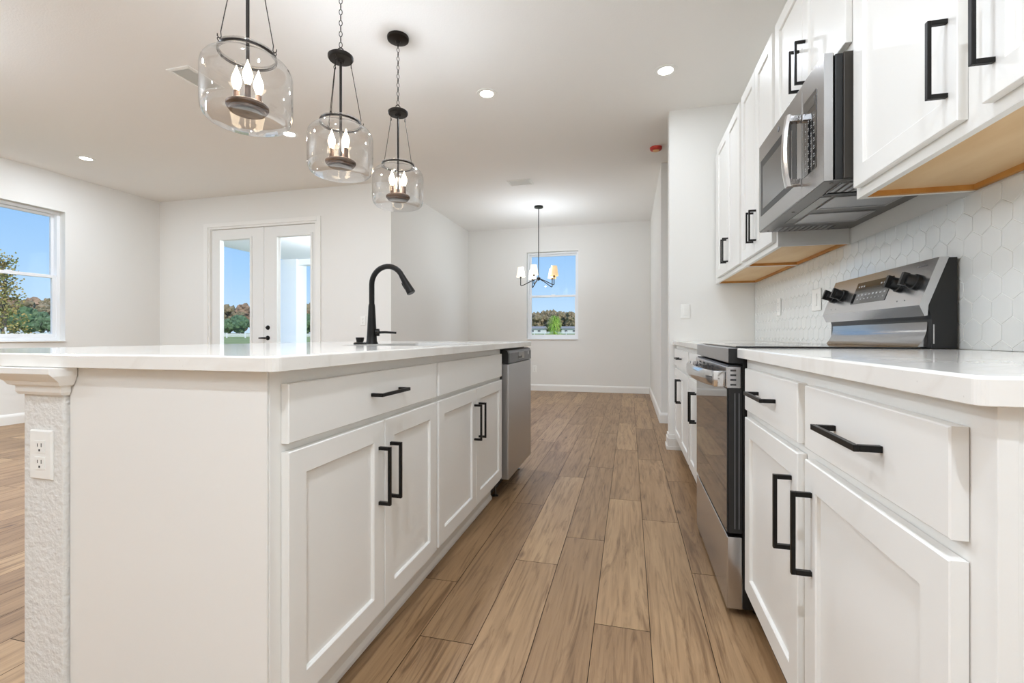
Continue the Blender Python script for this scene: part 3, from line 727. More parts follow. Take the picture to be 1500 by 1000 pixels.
# ------------------------------------------------------------------ range
def kitchen_range():
    y0, y1 = 1.708, 2.448; Xf = .320
    t = thing('range', (.64, 2.08, 0), 'freestanding stainless electric range with black glass top between the base cabinets', 'stove')
    bm = BM(); box(bm, .372, .955, y0+.004, y1-.004, .03, .893, .002); obj('body', bm, 'blk_plastic', t)
    for x in (.43, .90):
        for y in (y0+.05, y1-.05):
            bm = BM(); lathe(bm, [(0,.001),(.018,.001),(.018,.029),(0,.029)], x, y, 14); obj('foot', bm, 'blk_plastic', t)
    # storage drawer
    bm = BM(); box(bm, Xf+.002, .371, y0+.003, y1-.003, .028, .272, .003); obj('storage_drawer', bm, 'steel', t)
    # oven door : black frame, glass, stainless top band
    bm = BM(); box(bm, Xf+.006, .3715, y0+.002, y1-.002, .284, .855, .003); dr = obj('oven_door', bm, 'blk_plastic', t)
    bm = BM(); box(bm, Xf+.0015, Xf+.0055, y0+.005, y1-.005, .286, .775, .001); obj('oven_glass', bm, 'glass_blk', dr)
    bm = BM(); box(bm, Xf-.001, .366, y0+.0005, y1-.0005, .777, .850, .003); band = obj('door_top_band', bm, 'steel', dr)
    # vent slots on the near end cap and on the band
    bm = BM()
    for k in range(4): box(bm, Xf+.012, Xf+.030, y0-.0006, y0+.002, .786 + k*.016, .792 + k*.016)
    for k in range(5):
        for r in range(2): 
            for j in range(2): box(bm, Xf-.0018, Xf+.001, y0+.13+k*.11+j*.030, y0+.15+k*.11+j*.030, .818+r*.014, .826+r*.014)
    obj('vent_slots', bm, 'slot', band)
    # bowed handle
    bm = BM(); prev = None
    for k in range(17):
        s = -1 + 2*k/16; y = (y0+y1)/2 + s*.352; off = .026 + .040*(1-s*s)**.6; hh = .026
        zc = .806
        vs = [bm.verts.new((Xf-off+dx, y, zc+dz)) for dx, dz in ((0,-hh),(-.006,-hh*.6),(-.008,0),(-.006,hh*.6),(0,hh),(.008,hh),(.008,-hh))]
        if prev:
            for i in range(7): bm.faces.new((prev[i], prev[(i+1) % 7], vs[(i+1) % 7], vs[i]))
        else: bm.faces.new(vs)
        prev = vs
    bm.faces.new(prev[::-1])
    for s in (-1, 1):
        yc = (y0+y1)/2 + s*.338; box(bm, Xf-.040, Xf-.0012, yc-.017, yc+.018, .779, .833, .004)
    obj('door_handle', bm, 'chrome', dr, True)
    # hinge corner detail
    bm = BM(); box(bm, .345, .348, y0+.001, y0+.0018, .30, .76); box(bm, .358, .361, y0+.001, y0+.0018, .30, .76); obj('door_side_channel', bm, 'gray_plastic', dr)
    # cooktop
    bm = BM(); box(bm, Xf+.004, .372, y0+.002, y1-.002, .862, .9135, .003); ct = obj('front_trim', bm, 'steel_v', t)
    bm = BM(); box(bm, Xf+.006, .372, y0-.0002, y0+.0018, .862, .912); obj('trim_end_cap', bm, 'blk_plastic', t)
    bm = BM(); box(bm, .3725, .900, y0-.004, y1+.004, .8945, .9145, .002); obj('cooktop_frame', bm, 'blk_plastic', t)
    bm = BM(); box(bm, .350, .880, y0+.004, y1-.004, .9150, .9195, .0015); g_ = obj('cooktop_glass', bm, 'glass_blk', t)
    for x, y, r in ((.50, y0+.20, .105), (.50, y1-.20, .085), (.76, y0+.20, .08), (.76, y1-.20, .105)):
        bm = BM(); lathe(bm, [(r-.002,.9197),(r+.002,.9197),(r+.002,.9195),(r-.002,.9195),(r-.002,.9197)], x, y, 40); obj('burner_ring', bm, 'keygray', g_)
    # backguard
    bm = BM(); prism(bm, [(.905,.915),(.972,.915),(.972,1.196),(.945,1.196),(.893,1.06),(.907,1.005)], lambda u, v, a: (u, a, v), y0+.002, y1-.002); bg = obj('backguard', bm, 'blk_plastic', t)
    face = [(.925,1.197),(.9465,1.197),(.894,1.060),(.887,1.018),(.873,1.050)]
    face = [(.925,1.198),(.950,1.198),(.8965,1.050),(.894,1.018),(.886,1.016),(.872,1.050)]
    bm = BM(); prism(bm, face, lambda u, v, a: (u, a, v), y0-.001, y1+.001); pf = obj('control_panel', bm, 'steel', bg)
    # lower polished curve
    cur = [(.905,.998)] + [(.905-.026*(k/8)**2.5, .998-.078*k/8) for k in range(1, 9)] + [(.905,.920)]
    bm = BM(); prism(bm, cur, lambda u, v, a: (u, a, v), y0+.022, y1-.022); obj('lower_strip', bm, 'chrome_d', bg, True)
    # slope helpers : point on panel face at fraction s (0 bottom..1 top)
    n_ = Vector((-(1.198-1.050), 0, (.925-.872))).normalized()
    def P(y, s, o=0): return Vector((.872+(.925-.872)*s, y, 1.050+(1.198-1.050)*s)) + n_*o
    up = (P(0,1)-P(0,0)).normalized()
    def pbox(bm, ya, yb, s0, s1, o0, o1):
        vs = [bm.verts.new(P(y, s, o)) for o in (o0, o1) for y, s in ((ya,s0),(yb,s0),(yb,s1),(ya,s1))]
        for f in ((0,1,2,3),(4,5,6,7),(0,1,5,4),(1,2,6,5),(2,3,7,6),(3,0,4,7)): bm.faces.new([vs[i] for i in f])
    bm = BM(); pbox(bm, 1.935, 2.200, .22, .80, -.001, .0015); dp = obj('display', bm, 'glass_blk', pf)
    bm = BM()
    for k in range(3): pbox(bm, 1.955+k*.022, 1.965+k*.022, .66, .70, .0015, .0022)
    for k in range(3): pbox(bm, 2.130+k*.020, 2.140+k*.020, .66, .70, .0015, .0022)
    for k in range(8):
        pbox(bm, 1.950+k*.028, 1.962+k*.028, .42, .46, .0015, .0022); pbox(bm, 1.952+k*.028, 1.958+k*.028, .32, .35, .0015, .0022)
    obj('display_marks', bm, 'key', dp)
    bm = BM()
    for k in range(2): pbox(bm, 1.80+k*.045, 1.803+k*.045, .13, .155, -.0005, .0008)
    for k in range(2): pbox(bm, 2.33+k*.045, 2.333+k*.045, .13, .155, -.0005, .0008)
    for k in range(4): pbox(bm, 1.755+k*.014, 1.763+k*.014, .86, .88, -.0005, .0008)
    obj('printed_marks', bm, 'keygray', pf)
    for y in (1.775, 1.865, 2.305, 2.395):
        c0 = P(y, .52); bm = BM(); tube(bm, [c0+n_*.0002, c0+n_*.010, c0+n_*.012, c0+n_*.030, c0+n_*.034], [.026,.026,.022,.020,.017], 24)
        k_ = obj('knob', bm, 'blk_plastic', pf, True)
        bm = BM(); a = c0+n_*.034
        s_ = Vector((0,1,0)); vs = []
        for o_ in (-.006, .012):
            for du, dv in ((-.007,-.021),(.007,-.021),(.007,.021),(-.007,.021)): vs.append(bm.verts.new(a + n_*o_ + s_*du + up*dv))
        for f in ((0,1,2,3),(4,5,6,7),(0,1,5,4),(1,2,6,5),(2,3,7,6),(3,0,4,7)): bm.faces.new([vs[i] for i in f])
        obj('knob_grip', bm, 'blk_plastic', k_)
    bm = BM(); prism(bm, [(.910,.93),(.913,.93),(.913,.99),(.910,.99)], lambda u, v, a: (u, a, v), y0+.0008, y0+.0022); obj('side_slot', bm, 'key', bg)
kitchen_range()

# ------------------------------------------------------------------ pendants over the island
def bulb(bm, x, y, z, s=1):
    lathe(bm, [(.0,z),(.007*s,z),(.012*s,z+.012*s),(.0175*s,z+.030*s),(.0175*s,z+.042*s),(.012*s,z+.060*s),(.005*s,z+.078*s),(.0015*s,z+.092*s),(0,z+.095*s)], x, y, 16)
def pendant(label):
    t = thing('pendant_light', (0, 0, 0), label, 'pendant light', 'pendant lights over the island')
    t['group'] = 'pendant lights over the island'
    bm = BM(); lathe(bm, [(0,H-.0005),(.066,H-.0005),(.068,H-.006),(.066,H-.020),(.055,H-.025),(.016,H-.028),(.012,H-.040),(0,H-.042)], 0, 0, 32); cn = obj('canopy', bm, 'bronze', t, True)
    # chain
    bm = BM(); z = H-.042; L = .034; k = 0; zt = 2.415
    n = round((z-zt)/(L*.80)); stp = (z-zt)/n
    for k in range(n):
        c_ = z - (k+.5)*stp; pts = []
        for j in range(12):
            a = 2*PI*j/12; u = .0075*math.cos(a); v = (L/2-.003)*math.sin(a)
            pts.append((u, 0, c_+v) if k % 2 else (0, u, c_+v))
        tube(bm, pts, .0019, 6, closed=True)
    obj('chain', bm, 'bronze', t, True)
    bm = BM(); lathe(bm, [(0,2.385),(.012,2.385),(.018,2.378),(.055,2.376),(.062,2.370),(.062,2.360),(.057,2.352),(.020,2.350),(.016,2.338),(0,2.338)], 0, 0, 32)
    pts = [(.014*math.cos(a), 0, 2.398+.016*math.sin(a)) for a in [2*PI*j/14 for j in range(14)]]; tube(bm, pts, .0028, 8, closed=True)
    obj('top_plate', bm, 'bronze', t, True)
    bm = BM(); tube(bm, [(0,0,2.338),(0,0,1.856)], .0065, 12); obj('stem', bm, 'bronze', t, True)
    # ring on glass neck
    ZR = 2.030
    for j in range(3):
        a = 2*PI*j/3 + .244; ca, sa = math.cos(a), math.sin(a); P = lambda r, z: (r*ca, r*sa, z)
        bm = BM()
        tube(bm, [P(.050,2.352), P(.050,2.338)], .002, 6)
        tube(bm, [(P(.050,0)[0]+.006*math.cos(q)*-sa, P(.050,0)[1]+.006*math.cos(q)*ca, 2.331+.008*math.sin(q)) for q in [2*PI*i/10 for i in range(10)]], .0016, 6, closed=True)
        tube(bm, [P(.051,2.328), P(.053,2.318), P(.099,ZR+.035), P(.097,ZR+.018), P(.104,ZR+.008), P(.111,ZR+.014), P(.111,ZR+.022)], .0018, 6)
        tube(bm, [(P(.104,0)[0]+.007*math.cos(q)*ca, P(.104,0)[1]+.007*math.cos(q)*sa, ZR+.004+.007*math.sin(q)) for q in [2*PI*i/10 for i in range(10)]], .0016, 6, closed=True)
        obj('suspension_wire', bm, 'bronze', t, True)
    bm = BM(); lathe(bm, [(.098,ZR-.005),(.102,ZR-.005),(.102,ZR+.004),(.098,ZR+.004),(.098,ZR-.005)], 0, 0, 48); obj('neck_ring', bm, 'bronze', t, True)
    # glass jar
    Rg = .158
    prof = [(.099,2.040),(.0975,2.026),(.098,2.016),(.108,2.010),(.128,2.003),(.144,1.992),(.154,1.976),(Rg,1.955),(Rg,1.822),(Rg-.003,1.800),(Rg-.010,1.784),(Rg-.022,1.773),(.118,1.768),(.08,1.766),(.04,1.765),(0,1.765)]
    bm = BM(); lathe(bm, prof, 0, 0, 64); gl = obj('glass_shade', bm, 'lampglass', t, True)
    bm = BM(); tube(bm, [(.0985*math.cos(q), .0985*math.sin(q), 2.040) for q in [2*PI*i/48 for i in range(48)]], .003, 8, closed=True); obj('glass_rim', bm, 'rimglass', gl, True)
    # tray with candles
    bm = BM(); lathe(bm, [(0,1.855),(.010,1.855),(.014,1.845),(.066,1.842),(.074,1.836),(.074,1.828),(.068,1.820),(.064,1.820),(.062,1.812),(0,1.810)], 0, 0, 36); tr = obj('candle_tray', bm, 'wood_sleeve', t, True)
    bm = BM(); lathe(bm, [(0,1.8055),(.006,1.8055),(.006,1.8085),(.052,1.8085),(.052,1.8075),(0.007,1.8065)], 0, 0, 30); obj('tray_finial', bm, 'dark_steel', tr, True)
    for j in range(3):
        a = 2*PI*j/3 - .803; x, y = .043*math.cos(a), .043*math.sin(a)
        bm = BM(); lathe(bm, [(0,1.8425),(.0115,1.8425),(.0115,1.894),(.009,1.896),(0,1.896)], x, y, 16); sl = obj('candle_sleeve', bm, 'wood_sleeve', t, True)
        bm = BM(); bulb(bm, x, y, 1.8965, 1.02); obj('bulb', bm, 'bulbglass', sl, True)
    return t
PX = -1.42
p1 = pendant('clear glass pendant light nearest the camera, leftmost and largest in view')
PY = (1.478, 2.07, 2.672)
p1.location = (PX, PY[0], 0)
bpy.context.view_layer.update()
copy_tree(p1, (PX, PY[1], 0), 'middle clear glass pendant light of the row over the island', .445)
copy_tree(p1, (PX, PY[2], 0), 'farthest clear glass pendant light of the row, its ceiling canopy in view', .768)
def lamp(name, loc, e, size=None, col=(1,.80,.58), down=False, soft=.03):
    if size: d = bpy.data.lights.new(name, 'AREA'); d.shape = 'DISK'; d.size = size
    else: d = bpy.data.lights.new(name, 'POINT'); d.shadow_soft_size = soft
    d.energy = e; d.color = col; o = bpy.data.objects.new(name, d); C.objects.link(o); o.location = loc
    if not size: o.visible_glossy = False      # the modelled bulbs are what reflects
    return o
for y in PY: lamp('pendant_bulb_light', (PX, y, 1.955), PEND_W, col=LAMP_COL, soft=.05)

# ------------------------------------------------------------------ chandelier
def chandelier():
    cx, cy = -1.286, 6.67
    t = thing('chandelier', (cx, cy, 1.60), 'five-arm black chandelier with small fabric shades, hung in the dining nook', 'chandelier')
    bm = BM(); lathe(bm, [(0,H-.0005),(.064,H-.0005),(.064,H-.024),(.010,H-.026),(0,H-.026)], cx, cy, 32); obj('canopy', bm, 'black', t, True)
    bm = BM(); tube(bm, [(cx,cy,H-.026),(cx,cy,1.80)], .0062, 10); obj('stem', bm, 'black', t, True)
    bm = BM(); lathe(bm, [(0,1.81),(.012,1.81),(.028,1.80),(.028,1.775),(.012,1.765),(.0,1.755)], cx, cy, 24); obj('hub', bm, 'black', t, True)
    th0 = math.atan((922-750)/680)
    for k in range(5):
        a = PI + 2*PI*k/5 + th0; ca, sa = math.cos(a), math.sin(a); R = .262
        P = lambda r, z: (cx+r*ca, cy+r*sa, z)
        bm = BM(); tube(bm, [P(.02,1.785), P(.13,1.74), P(R-.03,1.688), P(R-.008,1.682), P(R,1.692), P(R,1.705), P(R,1.795)], .0062, 10); ar = obj('arm', bm, 'black', t, True)
        bm = BM(); tube(bm, [P(R,1.795), P(R,1.802), P(R,1.84)], [.018,.013,.011], 12); obj('socket', bm, 'black', ar, True)
        bm = BM(); x, y, _ = P(R, 0)
        lathe(bm, [(.063,1.808),(.041,1.952)], x, y, 32); lathe(bm, [(.0618,1.8085),(.0398,1.9515)], x, y, 32)
        lathe(bm, [(.063,1.808),(.0618,1.8085)], x, y, 32); lathe(bm, [(.041,1.952),(.0398,1.9515)], x, y, 32)
        sh = obj('lamp_shade', bm, 'shade' if k != 2 and k != 3 else 'shade_amb', t, True)
        bm = BM(); bulb(bm, x, y, 1.8405, .85); obj('bulb', bm, 'bulbglass', ar, True)
    lamp('chandelier_light', (cx, cy, 2.0), CHAN_W, col=LAMP_COL, soft=.12)
chandelier()

# ------------------------------------------------------------------ ceiling fixtures
def downlight(x, y, label, k=1):
    t = thing('recessed_light', (x, y, H), label, 'recessed light', 'recessed ceiling lights')
    bm = BM(); lathe(bm, [(.052,H-.0040),(.056,H-.0060),(.078,H-.0045),(.080,H-.0004),(.052,H-.0004),(.052,H-.0040)], x, y, 36); obj('trim_ring', bm, 'white_pl', t, True)
    bm = BM(); lathe(bm, [(0,H-.0030),(.0515,H-.0030),(.0515,H-.0006),(0,H-.0006)], x, y, 32); obj('lens', bm, 'lens', t, True)
    l = lamp('recessed_light_lamp', (x, y, H-.012), LAMP_W*k, .10, LAMP_COL); return t
for x, y, lb, *kk in ((-1.08, 3.466, 'round recessed ceiling light above the aisle in front of the dining nook'), (.25, 3.476, 'round recessed ceiling light near the tall wall cabinets', .36),
                 (-3.09, 3.705, 'round recessed ceiling light peeking out beside the nearest pendant glass'), (-5.62, 3.687, 'round recessed ceiling light nearest the left wall')): downlight(x, y, lb, *kk)
for x, y in ((-1.08, .9), (-.12, 1.0), (-3.09, 1.2), (-5.62, 1.2), (-3.09, -1.3), (-5.62, -1.3), (-.05, -.5)):  # extra downlights, unseen, added to light the room
    downlight(x, y, k=2.2 if x < -2 else (.6 if x < -.5 else 0.7 if y > 0 else 2.5), label='added unseen recessed ceiling light in the part of the room behind or above the camera')
for o in list(C.objects):
    if o.name.startswith('recessed_light') and o.get('label', '').endswith('camera'): o['group'] = 'added recessed ceiling lights out of view'

def fill_globe_light(x, y, label, k):  # bowl lamps added out of view to brighten ceiling, walls and island
    t = thing('fill_globe_light', (x, y, H), label, 'added fill light')
    bm = BM(); lathe(bm, [(0,H-.0005),(.08,H-.0005),(.08,H-.02),(.03,H-.03),(.03,H-.10),(0,H-.10)], x, y, 32); obj('canopy', bm, 'white_pl', t, True)
    bm = BM(); lathe(bm, [(0,H-.101),(.06,H-.101),(.13,H-.14),(.17,H-.21),(.15,H-.30),(.09,H-.35),(0,H-.37)], x, y, 36); obj('glass_bowl', bm, 'lampglass', t, True)
    bm = BM(); lathe(bm, [(0,H-.15),(.03,H-.16),(.04,H-.20),(.03,H-.24),(0,H-.25)], x, y, 20); obj('bulb', bm, 'bulbglass', t, True)
    lamp('fill_globe_lamp', (x, y, H-.30), FILL_GLOBE_W*k, col=(.775, .905, 1.06), soft=.12)
fill_globe_light(-4.3, 1.1, 'added fill light, an unseen glass bowl lamp left of the camera', 1)
fill_globe_light(.30, -1.5, 'added fill light, an unseen glass bowl lamp behind the camera', .70)
def vent(x, y, w_, l_, rz, label):
    t = thing('ceiling_vent', (x, y, H), label, 'air vent')
    bm = BM(); 
    loft(bm, [(-w_/2,w_/2,-l_/2,l_/2,.0005),(-w_/2,w_/2,-l_/2,l_/2,.005),(-w_/2+.02,w_/2-.02,-l_/2+.02,l_/2-.02,.009),(-w_/2+.022,w_/2-.022,-l_/2+.022,l_/2-.022,.002)], lambda a, b, d: (x+a, y+b, H-d))
    obj('vent_frame', bm, 'white_pl', t)
    bm = BM(); box(bm, x-w_/2+.02, x+w_/2-.02, y-l_/2+.02, y+l_/2-.02, H-.0012, H-.0004); obj('dark_backing', bm, 'slot', t)  # dark sheet standing for the shade between and behind the louvres
    bm = BM(); n = int((w_-.05)/.016)
    for k in range(n):
        a = -w_/2+.027 + k*.016
        prism(bm, [(a,.0022),(a+.010,.0085),(a+.0115,.0085),(a+.0015,.0022)], lambda u, v, q: (x+u, y+q, H-v), -l_/2+.025, l_/2-.025)
    obj('louvres', bm, 'trim', t)
vent(-1.306, 5.575, .30, .20, 0, 'white rectangular ceiling air vent before the chandelier')
vent(-3.09, 2.74, .20, .30, 0, 'white ceiling air vent left of the nearest pendant')
t = thing('smoke_detector', (.259, 4.877, H), 'ceiling smoke detector under a red and amber dust cover', 'smoke detector')
bm = BM(); lathe(bm, [(0,H-.030),(.040,H-.030),(.052,H-.026),(.058,H-.018),(.060,H-.0005),(0,H-.0005)], .259, 4.877, 32); obj('dust_cover', bm, 'red', t, True)
bm = BM(); lathe(bm, [(0,H-.038),(.026,H-.038),(.032,H-.0305),(0,H-.0305)], .259, 4.877, 28); obj('cover_cap', bm, 'amber', t, True)

# ------------------------------------------------------------------ outlets and switches
def plate(name, F, w_, h_, label, kind, cat):
    """F(a,b,d) maps plate-local coords to world"""
    o0 = F(0, -h_/2, 0)
    t = thing(name, o0, label, cat)
    bm = BM(); e = .003
    loft(bm, [(-w_/2,w_/2,-h_/2,h_/2,.0003),(-w_/2,w_/2,-h_/2,h_/2,.003),(-w_/2+e,w_/2-e,-h_/2+e,h_/2-e,.006)], F); obj('cover_plate', bm, 'white_pl', t)
    if kind == 'outlet':
        for s in (-1, 1):
            bm = BM(); cz = s*.0195
            loft(bm, [(-.0165,.0165,cz-.0145,cz+.0145,.0055),(-.0165,.0165,cz-.0145,cz+.0145,.0075)], F); rc_ = obj('receptacle', bm, 'white_pl', t)
            bm = BM()
            for a, hh in ((-.0062,.0038),(.0062,.0046)): loft(bm, [(a-.0011,a+.0011,cz+.002-hh+.002,cz+.004+hh,.0070),(a-.0011,a+.0011,cz+.002-hh+.002,cz+.004+hh,.0078)], F)
            loft(bm, [(-.0025,.0025,cz-.0105,cz-.0055,.0070),(-.0025,.0025,cz-.0105,cz-.0055,.0078)], F); obj('slots', bm, 'slot', rc_)
    elif kind == 'switch':
        bm = BM(); loft(bm, [(-.0165,.0165,-.033,.033,.0055),(-.0165,.0165,-.033,.033,.0085),(-.0150,.0150,-.031,.031,.0095)], F); obj('rocker', bm, 'white_pl', t)
    return t
plate('wall_outlet', lambda a, b, d: (-1.357+a, .80-d, .672+b), .072, .117, 'white duplex outlet on the end of the island knee wall', 'outlet', 'outlet')
plate('light_switch', lambda a, b, d: (.453+a, YP-d, 1.158+b), .072, .117, 'white rocker light switch on the pantry wall stub', 'switch', 'switch')
plate('wall_outlet', lambda a, b, d: (-1.605+a, YB-d, .375+b), .072, .117, 'white duplex outlet low on the far wall', 'outlet', 'outlet')
plate('wall_outlet', lambda a, b, d: (-3.215+a, YD-d, 1.14+b), .072, .117, 'white outlet on the wall between french doors and dining nook', 'outlet', 'outlet')
plate('wall_outlet', lambda a, b, d: (XR-.0075-d, 3.47+a, 1.147+b), .072, .117, 'white outlet on the backsplash nearest the corner', 'outlet', 'outlet')
plate('light_switch', lambda a, b, d: (XR-.0075-d, 2.82+a, 1.147+b), .117, .117, 'wide white switch plate on the backsplash left of the range', 'switch', 'switch')

# ------------------------------------------------------------------ outdoors
def ground_z(r):
    P = [(0,-.16),(16,-.16),(40,-.05),(90,.50),(130,1.55),(200,1.7),(900,2.0)]
    for (a, za), (b, zb) in zip(P, P[1:]):
        if r <= b: return za + (zb-za)*(r-a)/(b-a)
    return 2.0
bm = BM(); rr_ = [0.5,6,12,16,22,30,40,55,70,90,100,110,120,130,150,200,300,600,900]; NA = 72; rings = []
for r in rr_: rings.append([bm.verts.new((r*math.cos(2*PI*k/NA), r*math.sin(2*PI*k/NA), ground_z(r))) for k in range(NA)])
bm.faces.new(rings[0])
for a, b in zip(rings, rings[1:]):
    for k in range(NA): bm.faces.new((a[k], a[(k+1) % NA], b[(k+1) % NA], b[k]))
o = struct('lawn', bm, 'grass', 'mown green ground rising to the tree line')
bm = BM(); box(bm, -7.3, XW-.14, YD+.16, 9.3, -.158, -.02); struct('patio_slab', bm, 'slab', 'concrete patio outside the french doors')
bm = BM(); box(bm, -7.08, XW-.14, YD+.152, 9.35, 2.56, 2.64); box(bm, -7.08, -6.93, YD+.152, 9.35, 2.641, 2.75); struct('patio_soffit', bm, 'ext', 'white soffit over the patio')
bm = BM(); box(bm, -7.45, -6.75, 8.3, 8.62, -.02, 2.559); struct('patio_column', bm, 'ext', 'white stucco column of the covered patio')
bm = BM(); box(bm, -6.75+.0, -2.97, 8.35, 8.55, 2.44, 2.559); 
struct('patio_beam', bm, 'ext', 'white beam at the outer edge of the patio roof')

t = thing('patio_fill_light', (-4.3, 6.9, 2.56), 'added round fill light under the patio soffit, out of view', 'added fill light')  # lamp added out of view to brighten the patio column and soffit
bm = BM(); lathe(bm, [(0,2.52),(.08,2.525),(.10,2.54),(.11,2.5597),(0,2.5597)], -4.3, 6.9, 28); obj('lens', bm, 'lens', t, True)
lamp('patio_fill_lamp', (-4.3, 6.9, 2.35), 190.0, col=(.84,.92,1.0), soft=.08)
def polar(u_deg, r): a = math.radians(u_deg); return (r*math.sin(a), r*math.cos(a))     # degrees clockwise from +Y
def tree_mesh(seed, h_, w_, nb=34, j=.34):
    rnd = random.Random(seed); bm = BM()
    for k in range(nb):
        f = .16 + .80*(k+.5)/nb; z = h_*f; wid = math.sin(PI*min(1, (1.04-f)*1.25))**.6
        rad = w_*(.11+.10*rnd.random()); a = rnd.random()*2*PI; d = w_*.40*wid*rnd.random()**.5
        m_ = Matrix.Translation((d*math.cos(a), d*math.sin(a), z))
        res = bmesh.ops.create_icosphere(bm, subdivisions=2, radius=rad, matrix=m_)
        c_ = m_.to_translation()
        for v in res['verts']: v.co = c_ + (v.co-c_)*(1+rnd.uniform(-j, j))
    return bm
def proto_tree(name, seed, h_, w_, m, label, group, cat='tree'):
    t = thing(name, (0,0,0), label, cat, group)
    bm = BM(); tube(bm, [(0,0,-.6),(.05,0,h_*.35),(0,.05,h_*.75)], [h_*.022,h_*.015,h_*.006], 7); obj('trunk', bm, 'trunk', t, origin=(0,0,0))
    obj('crown', tree_mesh(seed, h_, w_), m, t, origin=(0,0,0)); return t
LBb = 'russet-brown tree in the distant line of woods'; LBg = 'green bush growing along the foot of the distant woods'
prt = [proto_tree('distant_tree', 11+i, 10.5, 7.5, ['brown','brown2','brown','green'][i], LBb, 'distant woods trees') for i in range(3)]
prb = [proto_tree('distant_bush', 31+i, 5.2, 6.2, 'green', LBg, 'distant bushes', 'bush') for i in range(2)]
bpy.context.view_layer.update()
rnd = random.Random(5)
def scatter(protos, lab, a0, a1, step, r, rj, s0, s1, group, used=set()):
    a = a0
    while a < a1:
        p = rnd.choice(protos); rr = r + rnd.uniform(-rj, rj); x, y = polar(a + rnd.uniform(-.3,.3)*step, rr); s = rnd.uniform(s0, s1)
        if p.name not in used: o = p; used.add(p.name); o.location = (x, y, ground_z(rr)); o.rotation_euler = (0,0,rnd.random()*6)
        else: o = copy_tree(p, (x, y, ground_z(rr)), lab, rnd.random()*6, group)
        o.scale = (s, s, s*rnd.uniform(.9,1.15)); o['group'] = group; o['label'] = lab
        a += step
W1, W2 = 'woods seen through the left window and french doors', 'bushes seen through the left window and french doors'
u1 = set(); T1 = 'russet-brown tree in the woods beyond the left window and french doors'; B1 = 'green bush in front of the woods beyond the left window and french doors'
for k, (r_, s0, s1) in enumerate(((138, .54, .62), (143.5, .58, .68), (149, .64, .74))):
    scatter(prt, T1, -76 + k*.5, -33, 1.5, r_, .2, s0, s1, W1, u1)
ub = set()
for k, (r_, s0, s1) in enumerate(((126, .55, .70), (131.5, .62, .78))):
    scatter(prb, B1, -76 + k*.8, -33, 1.6, r_, .2, s0, s1, W2, ub)
prt2 = [copy_tree(p, (0,0,0), '') for p in prt]
u2 = set(); W3 = 'woods seen through the dining window'
for k, (r_, s0, s1) in enumerate(((272, 1.0, 1.15), (280, 1.1, 1.2), (288, 1.15, 1.25), (296, 1.15, 1.3))):
    scatter(prt2, 'brown tree in the woods beyond the dining window', -18 + k*.3, -1, 1.2, r_, .3, s0, s1, W3, u2)

def fence(a0, a1, r, label, hgt=.85):
    n = max(2, int((a1-a0)*math.pi/180*r/2.6)); P = [polar(a0+(a1-a0)*k/n, r) for k in range(n+1)]
    z0 = ground_z(r); t = thing('fence', (*P[n//2], z0), label, 'fence')
    for (xa, ya), (xb, yb) in [(P[0], P[n])]:
        pass
    for zz in (.30, .62):
        bm = BM()
        for p, q in zip(P, P[1:]):
            d = (Vector(q)-Vector(p)).normalized(); nn = Vector((-d.y, d.x))*.03
            vs = [bm.verts.new((*(Vector(w_)+nn*s), z0+zz*hgt/.85+dz)) for dz in (0,.16) for w_, s in ((p,-1),(q,-1),(q,1),(p,1))]
            for f in ((0,1,2,3),(4,5,6,7),(0,1,5,4),(1,2,6,5),(2,3,7,6),(3,0,4,7)): bm.faces.new([vs[i] for i in f])
        obj('rail', bm, 'fence', t)
    for x, y in P:
        bm = BM(); box(bm, x-.08, x+.08, y-.08, y+.08, z0-.2, z0+hgt+.08); obj('post', bm, 'fence', t)
fence(-76, -34, 92, 'low white two-rail fence before the woods, seen through left window and french doors', .8)
fence(-18, -1, 118, 'low pale rail fence crossing the field beyond the dining window', .75)

def house(a, r, w_, d_, label):
    x, y = polar(a, r); z = ground_z(r); t = thing('house', (x, y, z), label, 'house', 'distant houses')
    bm = BM(); box(bm, x-w_/2, x+w_/2, y-d_/2, y+d_/2, z-.5, z+2.9); obj('walls', bm, 'hwall', t)
    bm = BM(); e = .6
    prism(bm, [(-d_/2-e,2.9),(d_/2+e,2.9),(0,4.3)], lambda u, v, q: (x+q, y+u, z+v), -w_/2-e, w_/2+e); obj('roof', bm, 'roof', t)
    for k in (-.3, .05, .32):
        bm = BM(); box(bm, x+k*w_-.7, x+k*w_+.7, y-d_/2-.05, y-d_/2+.01, z+.9, z+2.2); obj('window', bm, 'gray_plastic', t)
    return t
house(-11.6, 250, 13, 9, 'white distant house seen on the left side of the dining window')
house(-6.6, 250, 12, 9, 'white distant house seen on the right side of the dining window')

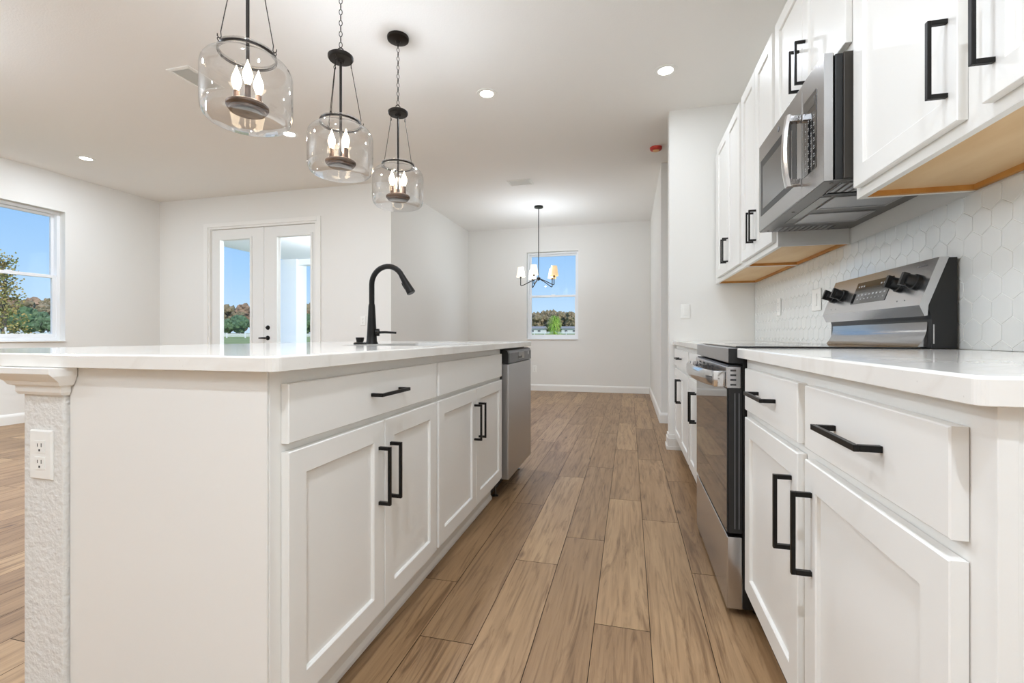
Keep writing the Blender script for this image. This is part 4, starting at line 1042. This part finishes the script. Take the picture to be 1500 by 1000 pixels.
def young_tree():
    x, y = polar(-60.9-.9, 15.5); z = ground_z(15.5); t = thing('young_tree', (x, y, z), 'slender young tree with thin yellow-green leaves outside the left window', 'tree')
    rnd = random.Random(9); bm = BM(); Hh = 2.85
    tube(bm, [(x,y,z-.1),(x+.03,y,z+1.2),(x-.02,y+.03,z+1.9),(x,y,z+Hh)], [.05,.04,.025,.008], 8)
    tips = []
    for k in range(34):
        zz = .55 + (Hh-.7)*k/34; a = k*2.4; L = (.55*(1-(zz/Hh))+.12)*rnd.uniform(.7,1.1)
        p0 = Vector((x, y, z+zz)); p1 = p0 + Vector((math.cos(a)*L*.5, math.sin(a)*L*.5, .20)); p2 = p0 + Vector((math.cos(a)*L, math.sin(a)*L, .32))
        tube(bm, [p0, p1, p2], [.012,.008,.004], 5); tips += [(p0, p1, p2)]
    obj('trunk_and_branches', bm, 'trunk', t)
    bm = BM()
    for p0, p1, p2 in tips:
        for q in range(62):
            s = rnd.random()**.7; c_ = (p0.lerp(p1, s*2) if s < .5 else p1.lerp(p2, s*2-1)) + Vector([rnd.gauss(0,.06) for _ in range(3)])
            d = Vector([rnd.gauss(0,1) for _ in range(3)]).normalized(); e = d.orthogonal().normalized(); L = .055; w_ = .020
            bm.faces.new([bm.verts.new(v) for v in (c_, c_+d*L*.5+e*w_, c_+d*L, c_+d*L*.5-e*w_)])
    obj('foliage', bm, 'leafA', t)
    for s in (-1, 1):
        bm = BM(); tube(bm, [(x+s*.5, y, z-.1), (x+s*.05, y, z+1.3)], .02, 6); obj('support_stake', bm, 'fence', t)
young_tree()
def young_palm():
    a = math.degrees(math.atan((812-750)/680) - math.atan(172/680)); r = 21; x, y = polar(a, r); z = ground_z(r)
    t = thing('young_pine', (x, y, z), 'bright green shaggy young plant with drooping blades outside the dining window', 'tree')
    rnd = random.Random(4); bm = BM(); tube(bm, [(x,y,z-.1),(x,y,z+1.7)], [.06,.03], 8); obj('stem', bm, 'trunk', t)
    bm = BM()
    for k in range(800):
        zz = rnd.uniform(.45, 1.95); a = rnd.random()*2*PI; L = rnd.uniform(.45,.72)*(1 if zz < 1.2 else .62); el = rnd.uniform(.1,1.1)
        d = Vector((math.cos(a), math.sin(a), 0)); pv = None; p = Vector((x,y,z+zz)); n_ = 5
        sd_ = Vector((-d.y, d.x, 0))*.012
        for i in range(n_+1):
            s = i/n_; q = p + d*(L*s) + Vector((0,0, L*(math.sin(el)*s - 1.15*s*s)))
            cur = [bm.verts.new(q-sd_*(1.05-s)), bm.verts.new(q+sd_*(1.05-s))]
            if pv: bm.faces.new((pv[0], pv[1], cur[1], cur[0]))
            pv = cur
    obj('blades', bm, 'palm', t)
young_palm()
